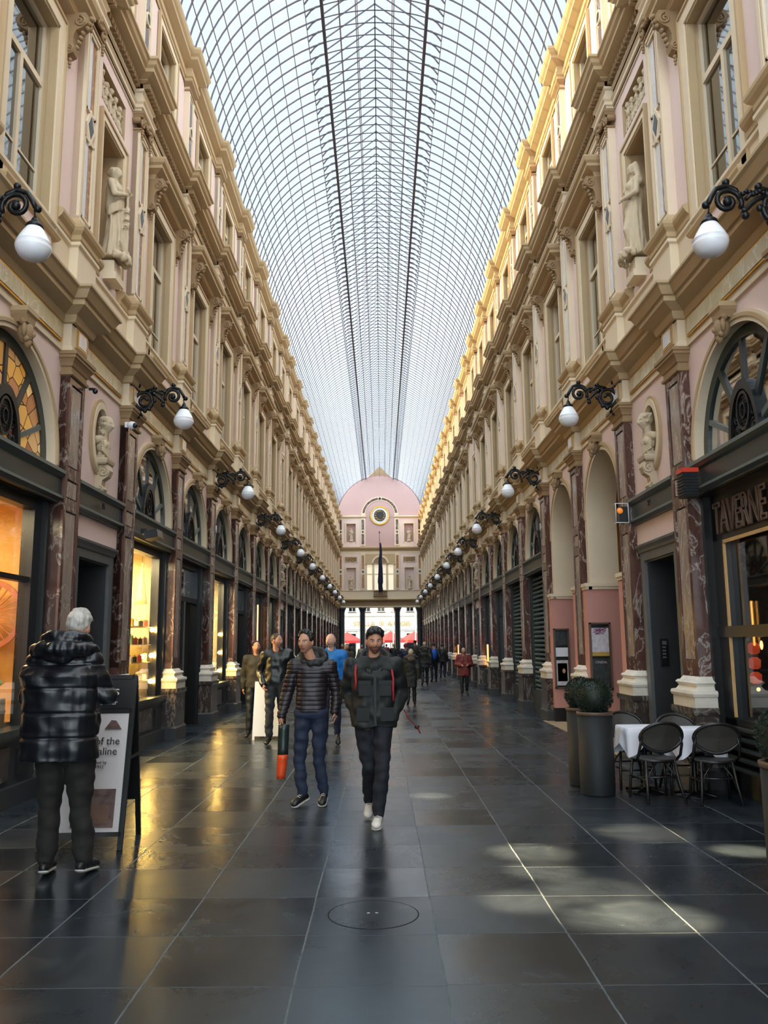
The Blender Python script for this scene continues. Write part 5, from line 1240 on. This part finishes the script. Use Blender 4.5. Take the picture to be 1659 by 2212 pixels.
def relief(seed):
    m = M().mat('stone_fig'); r = random.Random(seed)
    for i in range(5):                                     # little children in a row
        y = -.4+.2*i; z = r.uniform(-.02, .05)
        m.ball((.03, y, .16+z), .05, .048, .055); m.ball((.02, y, .04+z), .05, .055, .08); m.ball((.02, y-.02, -.07+z), .045, .055, .05)
        for q in (-1, 1): cap(m, (.02, y+q*.04, .08+z), (.05, y+q*.08, .04+z+r.uniform(-.08, .1)), .022, .016, 7); cap(m, (.03, y+q*.03, -.08+z), (.06, y+q*.05, -.2), .03, .02, 7)
    for i in range(16): cap(m, (-.01, r.uniform(-.48, .48), r.uniform(-.24, .22)), (.03, r.uniform(-.48, .48)*.9, r.uniform(-.22, .2)), .012, .02, 6) if 0 else m.ball((.0, r.uniform(-.48, .48), r.uniform(-.22, .22)), .04, .05, .035, 7, 5)
    return remesh(m, 'cherub_relief', .012, 1, .012, 30, seed)
RL = relief(2)
for side in (-1, 1):
    for c in (11.085, 31.895, 52.705): link(RL, 'cherub_relief', WALL[side], (XC+side*(W+.09), c, 9.42), side_rot(side))
# ================================================================ things standing in the arcade
def px(u, v, y): p = wpt(u, v, y); return (p[0], y, p[2])
# ---- pavement sign of the chocolate shop
t = tag(empty('pavement_sign', (-2.42, 7.2, 0), .04), 'black framed folding pavement sign with praline poster beside the grey haired man', 'sign')
def slab(m, key, x0, x1, z0, z1, e=0, th=.012):          # on the leaning front leaf
    f = lambda z: -.19+.30*(z/1.36)
    c = ((x0+x1)/2, (f(z0)+f(z1))/2-e, (z0+z1)/2); d = Vector((0, f(z1)-f(z0), z1-z0))/2
    m.mat(key).obox(c, ((x1-x0)/2, 0, 0), (0, th, -th*.22), d); return m
m = M()
for x in (-.33, .31): slab(m, 'black', x-.02, x+.02, .0, 1.36, 0, .016)
for z in (.10, 1.05, 1.33): slab(m, 'black', -.33, .31, z, z+.035, 0, .016)
m.build('front_frame', t)
m = M(); slab(m, 'black', -.31, .29, 1.09, 1.33, .002, .006); m.build('header_panel', t)
MT['poster'] = plain('poster_paper', srgb(206, 198, 196), .5, var=.03); MT['sepia'] = plain('sepia_print', srgb(96, 74, 68), .5, var=.6, scale=14); MT['ink'] = plain('ink', srgb(34, 28, 28), .6)
m = M(); slab(m, 'poster', -.31, .29, .135, 1.05, .004, .006); m.build('poster', t)
m = M(); slab(m, 'sepia', -.1, .24, .17, .46, .012, .004); slab(m, 'ink', -.08, .02, .22, .4, .014, .004); slab(m, 'stubble', .06, .2, .2, .34, .015, .004); m.build('printed_picture', t)
def leaf_text(s_, x, z, size, key='ink', shear=0):
    f = -.19+.30*(z/1.36); text_obj(s_, size, key, 'lettering', t, (x, f-.024, z), (PI/2-.217, 0, 0), .002)
leaf_text('home of the', .025, .83, .085); leaf_text('praline', .105, .75, .085); leaf_text('created by', .07, .665, .035); leaf_text('in 1912', .07, .63, .035)
leaf_text('neuhaus', .0, 1.235, .12, 'poster'); leaf_text('chocolatier', .06, 1.14, .055, 'poster')
m = M().mat('sepia').prism([(-.07, 0), (.07, 0), (.02, .07), (-.02, .075)], 'y', -.004, .004).build('printed_chocolate', t, (.17, .0-.005, .925), (-.217, 0, 0))
m = M().mat('ink').tube([(-.08+.016*i, -.005, .012*math.sin(i*1.9)) for i in range(16)], .003, 4).build('signature', t, (.1, -.055, .545), (-.217, 0, 0))
m = M().mat('black'); g = lambda z: .42-.31*(z/1.36)
for x in (-.33, .31): m.obox((x, (g(0)+g(1.34))/2, .67), (.02, 0, 0), (0, .014, .004), (0, (g(1.34)-g(0))/2, .67))
m.obox((-.01, (g(.3)+g(1.3))/2, .8), (.32, 0, 0), (0, .006, 0), (0, (g(1.3)-g(.3))/2, .5)); m.obox((.33, .12, .7), (.006, 0, 0), (0, .16, 0), (0, 0, .012)); m.build('rear_leaf', t)
# ---- white board further back
t = tag(empty('pavement_board', (-1.98, 15.2, 0), .0), 'white folding pavement board behind the man in the leather jacket', 'sign')
MT['white_board'] = plain('white_board', srgb(222, 224, 232), .5, var=.02)
M().mat('white_board').obox((0, -.15, .52), (.27, 0, 0), (0, .012, 0), (0, .12, .46)).build('front_leaf', t); M().mat('white_board').obox((0, .15, .52), (.27, 0, 0), (0, .012, 0), (0, -.12, .46)).build('rear_leaf', t)
for x in (-.25, .25): M().mat('white_board').obox((x, -.27, .05), (.02, 0, 0), (0, .012, 0), (0, .01, .05)).build('leg', t)
# ---- tall planters with clipped box balls
MT['planter'] = plain('dark_zinc', srgb(24, 26, 28), .65, .1); MT['rim'] = plain('brown_rim', srgb(92, 70, 56), .5); MT['boxwood'] = plain('box_leaf', srgb(18, 32, 18), .6, var=.5, scale=30); MT['soil'] = plain('soil', srgb(30, 24, 20), .95)
def planter(x, y, rr, hgt, lab, seed):
    t = tag(empty('planter', (x, y, 0)), lab, 'planter', 'tall planters with clipped balls')
    M().mat('planter').lathe([(rr*.97,0),(rr*.97,.02),(rr,.05),(rr,hgt-.03)], n=32).build('pot', t)
    M().mat('rim').lathe([(rr+.004,hgt-.035),(rr+.01,hgt-.02),(rr+.01,hgt),(rr-.03,hgt),(rr-.03,hgt-.04)], n=32, cap=False).build('rim', t)
    M().mat('soil').lathe([(rr-.02,hgt-.05),(rr-.02,hgt-.03)], n=24).build('soil', t)
    r = random.Random(seed); m = M().mat('boxwood'); R_ = rr*1.03; c = Vector((0, 0, hgt+R_*.82)); m.ball(c, R_*.93, n=20, m=14)
    for i in range(2600):
        z = r.uniform(-1, 1); a = r.uniform(0, 2*PI); q = math.sqrt(1-z*z); d = Vector((q*math.cos(a), q*math.sin(a), z)); p = c+d*R_*r.uniform(.93, 1.04)
        tv = d.cross(Vector((r.uniform(-1, 1), r.uniform(-1, 1), r.uniform(-1, 1)))).normalized(); b = (d+tv*r.uniform(-.8, .8)).normalized(); L = r.uniform(.010, .018)
        m.add([p, p+tv*L*.45+b*L*.5, p+b*L*1.3, p-tv*L*.45+b*L*.5], [(0, 1, 2, 3)])
    m.build('clipped_ball', t)
planter(2.32, 9.34, .185, .87, 'tall dark planter with clipped box ball beside the café tables, nearer of the pair', 1)
planter(2.33, 9.95, .18, .87, 'tall dark planter with clipped ball, mostly behind the nearer one', 2)
planter(2.63, 5.56, .185, .84, 'tall planter with clipped ball cut off by the right edge of the photo', 3)
# ---- bistro chairs and tables
MT['rattan'] = plain('dark_lacquered_cane', srgb(30, 26, 25), .35); MT['cloth'] = plain('white_linen', srgb(226, 224, 232), .8, var=.03)
n = N('woven_seat'); v = n.obj(); w1 = n.n('ShaderNodeTexWave', bands_direction='X'); w2_ = n.n('ShaderNodeTexWave', bands_direction='Z'); n.l(v, w1.inputs['Vector']); n.l(v, w2_.inputs['Vector']); w1.inputs['Scale'].default_value = 60; w2_.inputs['Scale'].default_value = 60
n.bsdf(n.ramp(n.math('MULTIPLY', w1.outputs[0], w2_.outputs[0]), [(.2, srgb(38, 34, 32)), (.7, srgb(104, 96, 88))]), .6); MT['weave'] = n.m
def chair():
    t = empty('bistro_chair')
    S_ = [(.2*math.cos(a), .2*math.sin(a)*.95) for a in [2*PI*i/24 for i in range(24)]]
    M().mat('weave').prism(S_, 'z', .405, .425, False).build('seat', t)
    M().mat('rattan').tube([(x*1.05, y*1.05, .41) for x, y in S_+S_[:2]], .016, 8).build('seat_ring', t)
    E_ = [(.225*math.cos(a)*(1 if math.sin(a) > 0 else .82+.18*math.cos(a)**2), .235+.05*math.sin(a)-.05*math.cos(a)**2+.02, .65+.15*math.sin(a)) for a in [2*PI*i/28 for i in range(28)]]
    M().mat('rattan').tube(E_+E_[:2], .017, 8).build('backrest_ring', t)
    me = M().mat('weave'); me.add([(0, .25, .65)]+E_, [(0, 1+i, 1+(i+1) % 28) for i in range(28)]+[(0, 1+(i+1) % 28, 1+i) for i in range(0)]); me.build('backrest', t)
    for q in (-1, 1):
        M().mat('rattan').tube([(q*.215, .05, .40), (q*.225, .14, .46), (q*.22, .2, .58), (q*.2, .2, .66)], .015, 7).build('backrest_post', t)
        M().mat('rattan').tube([(q*.17, -.15, .41), (q*.19, -.18, .2), (q*.20, -.2, 0)], .015, 7).build('leg', t)
        M().mat('rattan').tube([(q*.15, .15, .41), (q*.17, .2, .2), (q*.2, .27, 0)], .015, 7).build('leg', t)
        M().mat('rattan').tube([(q*.19, -.18, .22), (q*.17, .19, .22)], .01, 6).build('stretcher', t)
        M().mat('rattan').tube([(q*.18, .2, .12), (q*.13, .17, .28), (q*.04, .16, .40)], .009, 6).build('brace', t)
    M().mat('rattan').tube([(-.175, .19, .25), (.175, .19, .25)], .01, 6).build('stretcher', t); M().mat('rattan').tube([(-.19, -.18, .2), (.19, -.18, .2)], .01, 6).build('stretcher', t)
    return t
C_ = chair()                                              # its back is towards +Y
for i, (x, y, a, lab) in enumerate(((2.84, 9.02, PI+.1, 'dark cane bistro chair, nearer row, next to the planters'), (3.40, 8.88, PI-.12, 'dark cane bistro chair, nearer row, by the tavern wall'),
        (2.84, 9.84, .05, 'bistro chair behind the table, its pale back showing next to the planters'), (3.30, 9.46, -.05, 'bistro chair behind the table, its pale back in front of the marble base'))):
    o = C_ if i == 0 else copy_tree(C_); o.location = (x, y, 0); o.rotation_euler = (0, 0, a); tag(o, lab, 'chair', 'cane bistro chairs')
for i, (x, y, lab) in enumerate(((2.87, 9.44, 'small café table under a white cloth, next to the planters'), (3.32, 9.2, 'small café table under a white cloth, closest to the tavern'))):
    t = tag(empty('bistro_table', (x, y, 0)), lab, 'table', 'café tables')
    M().mat('iron').lathe([(.2,0),(.2,.012),(.05,.03),(.03,.05),(.025,.6),(.06,.66)], n=20).build('pedestal', t)
    M().mat('wood_lt').box(-.24, .24, -.22, .22, .66, .69).build('tabletop', t)
    for a in range(4): M().mat('iron').tube([(0, 0, .05), (.24*math.cos(a*PI/2+.78), .24*math.sin(a*PI/2+.78), .015)], .015, 6).build('foot', t)
    m = M().mat('cloth'); n_ = 48; rows = []
    for j in range(7):
        rr = []
        for k in range(n_):
            a = 2*PI*k/n_; c_, s_ = math.cos(a), math.sin(a); q = 1/max(abs(c_)/.25, abs(s_)/.23)
            cor = (abs(c_*s_)*2)**2
            if j == 0: rr.append((0, 0, .701))
            elif j == 1: rr.append((c_*q*.96, s_*q*.96, .701))
            elif j == 2: rr.append((c_*q, s_*q, .697))
            else: f_ = (j-2)/4; d_ = f_*(.13+.17*cor); fl = 1+.10*f_*math.sin(k*PI/3)+.06*f_; rr.append((c_*q*fl, s_*q*fl, .697-d_))
        rows += rr
    m.add(rows, [(j*n_+k, j*n_+(k+1) % n_, (j+1)*n_+(k+1) % n_, (j+1)*n_+k) for j in range(6) for k in range(n_)], True)
    o = m.build('tablecloth', None, (x, y, 0), rot=.0); tag(o, 'white linen cloth on the café table %s' % ('next to the planters' if i == 0 else 'closest to the tavern'), 'tablecloth', 'white tablecloths')
# ---- poster cases on the passage piers
def poster_case(u0, u1, v0, v1, y, lab, parts):
    x0, _, z1 = px(u0, v0, y); x1, _, z0 = px(u1, v1, y)
    x0 = max(x0, XC+W-.09); t = tag(empty('poster_case', ((x0+x1)/2, y-.02, z0)), lab, 'poster case'); w = (x1-x0)/2; h = z1-z0
    m = M().mat('rim').box(-w, w, 0, .05, 0, h).mat('rim')
    for a, b, c_, d in ((-w, w, 0, .03), (-w, w, h-.03, h), (-w, -w+.03, 0, h), (w-.03, w, 0, h)): m.box(a, b, -.03, 0, c_, d)
    m.build('case_frame', t); M().mat('black').box(-w+.03, w-.03, -.004, 0, .03, h-.03).build('backing', t)
    for k, a, b, c_, d in parts: M().mat(k).box(-w*a, w*b, -.01, -.004, h*c_, h*d).build('printed_sheet', t)
    return t
MT['paper_art'] = plain('splashed_paper', srgb(196, 188, 196), .5, var=.25, scale=12); MT['yellow'] = plain('mustard', srgb(178, 144, 62), .6); MT['photo_grey'] = plain('grey_photo_print', srgb(44, 50, 52), .4, var=.7, scale=9)
t = poster_case(1262, 1324, 1345, 1490, 14.79, 'framed poster case with pink scribble poster on the nearer rose pier', [('paper_art', .8, .8, .56, .92), ('yellow', .8, .8, .50, .56), ('photo_grey', .8, .8, .06, .46)])
m = M().mat('c_plum')
random.seed(11)
MT['magenta'] = plain('purple_ink', srgb(150, 70, 130), .5)
m = M().mat('magenta').tube([(random.uniform(-.13, .13), -.014, 1.02+random.uniform(-.07, .07)) for i in range(26)], .004, 4).build('scribble', t)
text_obj('CINÉMA', .055, 'paper_art', 'lettering', t, (0, -.012, .47), (PI/2, 0, 0), .001)
t = poster_case(1189, 1233, 1358, 1487, 17.87, 'framed poster case with a portrait print on the farther rose pier', [('photo_grey', .85, .85, .72, .95), ('white_board', .8, .8, .53, .68), ('paper_art', .75, .75, .05, .47), ('photo_grey', .62, .62, .12, .42)])
M().mat('skin').ball((.03, -.012, .36), .035, .004, .05).build('portrait', t)
# ---- small fittings
t = tag(empty('door_intercom', (XC+W+.16, 11.645, 1.3)), 'dark entry phone panel with push buttons on the stone reveal of door 23', 'intercom')
M().mat('black').box(-.055, .055, -.03, .015, 0, .36).build('housing', t)
m = M().mat('green_lt')
for k in range(4): m.box(-.03, .015, -.036, -.03, .1+.045*k, .12+.045*k)
m.build('button', t)['kind'] = 'stuff'; M().mat('grey_stone').box(-.03, .03, -.035, -.03, .28, .33).build('speaker_grille', t)
MT['lens_orange'] = plain('orange_lens', srgb(236, 120, 24), .2, Emission_Color=(1, .35, .05, 1), Emission_Strength=.4); MT['red_cap'] = plain('red_cap', srgb(206, 54, 30), .4)
t = tag(empty('warning_light', (XC+W-.24, 12.0, 3.36)), 'orange flashing lamp in a white wire cage by the door 23 lintel', 'warning light')
M().mat('black').box(-.03, .1, -.05, .06, -.02, .2).build('housing', t); M().mat('lens_orange').ball((-.02, -.06, .14), .045, .03, .045).build('lens', t)
m = M().mat('white_board')
for z in (-.04, .24): m.tube([(-.09, -.1, z), (.09, -.1, z), (.09, .08, z)], .006, 5); m.tube([(-.09, -.1, z), (-.09, .08, z)], .006, 5)
for x in (-.09, .09): m.tube([(x, -.1, -.04), (x, -.1, .24)], .006, 5)
m.build('cage', t)
t = tag(empty('alarm_box', (XC+W-.2, 9.38, 3.38)), 'dark louvred alarm box with red top at the tavern end of the beam', 'alarm')
m = M().mat('iron').box(-.09, .08, -.08, .1, -.14, .14)
for k in range(7): m.box(-.1, .085, -.09, .11, -.12+.035*k, -.105+.035*k)
m.build('housing', t); M().mat('red_cap').box(-.1, .09, -.09, .11, .14, .19).build('cap', t)
t = tag(empty('security_camera', (XC-W+.2, 11.9, 4.78)), 'white dome security camera beside the first left lantern pilaster', 'camera')
M().mat('white_board').ball((0, 0, .03), .075, .075, .06).box(-.1, .0, -.02, .03, .0, .08).build('housing', t); M().mat('black').ball((.055, -.035, .02), .04).build('lens', t)
t = tag(empty('security_camera', (XC-W+.21, 10.22, 4.82)), 'tiny black security camera under the capital next to the oval niche', 'camera')
M().mat('black').box(-.06, .0, -.015, .015, 0, .03).ball((.02, 0, -.01), .035, .03, .04).build('housing', t)
t = tag(empty('floodlight', (XC-W+.16, 12.75, 3.36)), 'black floodlight box fixed under the green beam of the lit shop', 'spotlight')
M().mat('black').obox((.14, .15, -.04), (.1, 0, .02), (0, .16, 0), (-.012, 0, .06)).build('housing', t); M().mat('black').box(-.05, .04, .1, .2, -.02, .06).build('bracket', t)
t = tag(empty('floor_inspection_cover', (-.06, 5.36, 0)), 'round inspection cover cut into the paving in front of the camera', 'manhole cover')
MT['groove'] = plain('joint_dirt', srgb(10, 10, 11), .9)
M().mat('floor').prism([(.268*math.cos(2*PI*k/48), .268*math.sin(2*PI*k/48)) for k in range(48)], 'z', -.01, .0012).build('disc', t); M().mat('groove').lathe([(.268,.0008),(.276,.0009)], n=48, cap=False).build('joint', t)
for x in (-.03, .02): M().mat('white_stone').ball((x, .02, .001), .012, .005, .002, 6, 4).build('lifting_hole', t)
# ---- tavern lettering
text_obj('TAVERNE', .50, 'rim', 'shop_lettering', WALL[1], (XC+W+.09, 8.80, 2.97), (PI/2, 0, -PI/2), .012, .62, True)
t = tag(empty('table_lamp', (4.12, 9.36, 1.15)), 'small glowing red lamp behind the tavern window', 'lamp')
MT['red_glow'] = plain('glowing_red_shade', srgb(200, 40, 24), .5, Emission_Color=(1, .12, .04, 1), Emission_Strength=.35)
for z in (.0, .16, .32): M().mat('red_glow').lathe([(.03,z),(.06,z+.02),(.065,z+.1),(.03,z+.13)], n=14).build('shade', t)
M().mat('tube_amber').ball((.02, 0, -.06), .02).ball((.1, .02, .42), .016, .016, .05).build('bulb', t)
# ---- what stands in the lit shops
xs = XC-W
M().mat('black').box(xs-.22, xs-.12, 7.2, 9.58, 2.33, 2.39).build('glazing_bar', WALL[-1])
t = tag(empty('display_counter', (xs-.75, 8.4, 0)), 'pale wooden display platform inside the golden shop window', 'display platform'); M().mat('wood_lt').box(-.35, .47, -1.1, 1.4, .72, .8).build('top', t); M().mat('ivory').box(-.3, .42, -1.05, 1.35, 0, .72).build('plinth', t)
MT['mint'] = plain('mint_card', srgb(150, 208, 150), .6)
t = tag(empty('gift_box', (xs-.42, 9.1, .80)), 'mint green house-shaped box in the golden shop window', 'box')
M().mat('mint').prism([(-.12, 0), (.12, 0), (.12, .42), (0, .62), (-.12, .42)], 'y', -.1, .1).build('body', t); M().mat('mint').obox((-.07, 0, .53), (.07, 0, .115), (0, .13, 0), (-.012, 0, .01)).obox((.07, 0, .53), (.07, 0, -.115), (0, .13, 0), (.012, 0, .01)).build('roof', t)
t = tag(empty('gift_box', (xs-.40, 9.36, .80)), 'small striped wooden box next to the mint house', 'box'); M().mat('wood_lt').box(-.09, .09, -.06, .06, 0, .26).build('body', t); M().mat('c_olive').box(-.095, .095, -.065, .065, .1, .13).build('band', t)
MT['rose_card'] = plain('rose_card', srgb(186, 112, 84), .6)
t = tag(empty('openwork_medallion', (xs-.62, 9.55, 1.98)), 'rose coloured openwork disc with a fan motif hanging in the golden shop', 'ornament')
M().mat('rose_card').add(*(lambda mm: (mm.v, mm.f))(M().ring(0, 0, .34, .4, -.01, .01, 0, 2*PI, 40))).build('rim', t, rot=(0, 0, -PI/2))
m = M().mat('rose_card')
for k in range(26):
    a = 2*PI*k/26; r1 = .1 if k % 2 else .14; m.obox(((r1+.34)/2*math.cos(a), 0, (r1+.34)/2*math.sin(a)), ((.34-r1)/2*math.cos(a), 0, (.34-r1)/2*math.sin(a)), (0, .006, 0), (-math.sin(a)*.008, 0, math.cos(a)*.008))
m.ball((0, 0, 0), .13, .01, .15).build('fan', t); M().mat('black').tube([(0, 0, .39), (0, 0, 1.3)], .003, 4).build('wire', t)
def wall_bulb(x, y, z, lab, g):
    t = tag(empty('bare_bulb_lamp', (x, y, z)), lab, 'lamp', g); M().mat('bulb').ball((0, 0, 0), .04, n=12, m=8).build('bulb', t); M().mat('gold').lathe([(.02,-.07),(.02,-.03),(.012,-.02)], n=10).tube([(0,0,-.06),(0,.06,-.06)], .008, 6).build('holder', t)
for z, nm in ((1.9, 'top'), (1.46, 'middle'), (1.02, 'bottom')):
    wall_bulb(-3.985, 14.72, z, '%s glowing bare bulb in the first bright shop window' % nm, 'bulbs in the first bright shop'); wall_bulb(-3.985, 20.88, z, '%s glowing bare bulb in the second bright shop window' % nm, 'bulbs in the second bright shop')
wall_bulb(-4.12, 14.6, 1.44, 'glowing bare bulb closest to the shelves in the first bright shop', 'bulbs in the first bright shop')
MT['shade'] = plain('glowing_shade', srgb(250, 214, 120), .6, Emission_Color=(1, .7, .2, 1), Emission_Strength=1.6)
t = tag(empty('pendant_lamp', (-4.2, 14.7, 2.35)), 'tall cone pendant lamp glowing yellow in the first bright shop', 'lamp'); M().mat('shade').lathe([(.11,0),(.09,.1),(.03,.55),(.01,.72)], n=20).build('shade', t); M().mat('iron').tube([(0,0,.7),(0,0,.95)], .004, 4).build('cord', t)
sh = []
for z in (1.05, 1.35, 1.65, 1.95):
    t = tag(empty('glass_shelf', (-4.45, 14.3, z)), '%s display shelf in the first bright shop' % {1.05: 'lowest', 1.35: 'second lowest', 1.65: 'second highest', 1.95: 'highest'}[z], 'shelf', 'shop shelves'); M().mat('ivory').box(-.25, .42, -.6, .7, -.012, 0).build('board', t)
    for k in range(5): M().mat('gold').box(-.24, -.22, -.55+.3*k, -.53+.3*k, -.06, -.012).build('bracket', t)
random.seed(4)
cols = ['c_red', 'c_olive', 'gold', 'white_board', 'c_black', 'bag_orange', 'mint']; protos = {}
for k in cols:
    h_ = random.uniform(.09, .15); protos[k] = (M().mat(k).box(-.035, .035, -.035, .035, 0, h_).mat('gold').box(-.037, .037, -.01, .01, 0, h_+.002).ball((0, 0, h_+.01), .018, n=6, m=4)).mesh('chocolate_box')
zi = 0
nmz = ['lowest', 'second lowest', 'second highest', 'highest']; cn = {'c_red': 'maroon', 'c_olive': 'olive', 'gold': 'gilt', 'white_board': 'white', 'c_black': 'black', 'bag_orange': 'orange', 'mint': 'mint'}
for j, z in enumerate((1.05, 1.35, 1.65, 1.95)):
    for i in range(4):
        k = cols[(j*3+i) % 7]; o = link(protos[k], 'chocolate_box', None, (-4.12, 13.9+.28*i, z), .2*i); tag(o, 'ribboned %s chocolate box on the %s shelf of the first bright shop' % (cn[k], nmz[j]), 'box', 'chocolate boxes on the shelves')
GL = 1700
# ---- added unseen spots in mid-air, standing in for sun thrown back by windows
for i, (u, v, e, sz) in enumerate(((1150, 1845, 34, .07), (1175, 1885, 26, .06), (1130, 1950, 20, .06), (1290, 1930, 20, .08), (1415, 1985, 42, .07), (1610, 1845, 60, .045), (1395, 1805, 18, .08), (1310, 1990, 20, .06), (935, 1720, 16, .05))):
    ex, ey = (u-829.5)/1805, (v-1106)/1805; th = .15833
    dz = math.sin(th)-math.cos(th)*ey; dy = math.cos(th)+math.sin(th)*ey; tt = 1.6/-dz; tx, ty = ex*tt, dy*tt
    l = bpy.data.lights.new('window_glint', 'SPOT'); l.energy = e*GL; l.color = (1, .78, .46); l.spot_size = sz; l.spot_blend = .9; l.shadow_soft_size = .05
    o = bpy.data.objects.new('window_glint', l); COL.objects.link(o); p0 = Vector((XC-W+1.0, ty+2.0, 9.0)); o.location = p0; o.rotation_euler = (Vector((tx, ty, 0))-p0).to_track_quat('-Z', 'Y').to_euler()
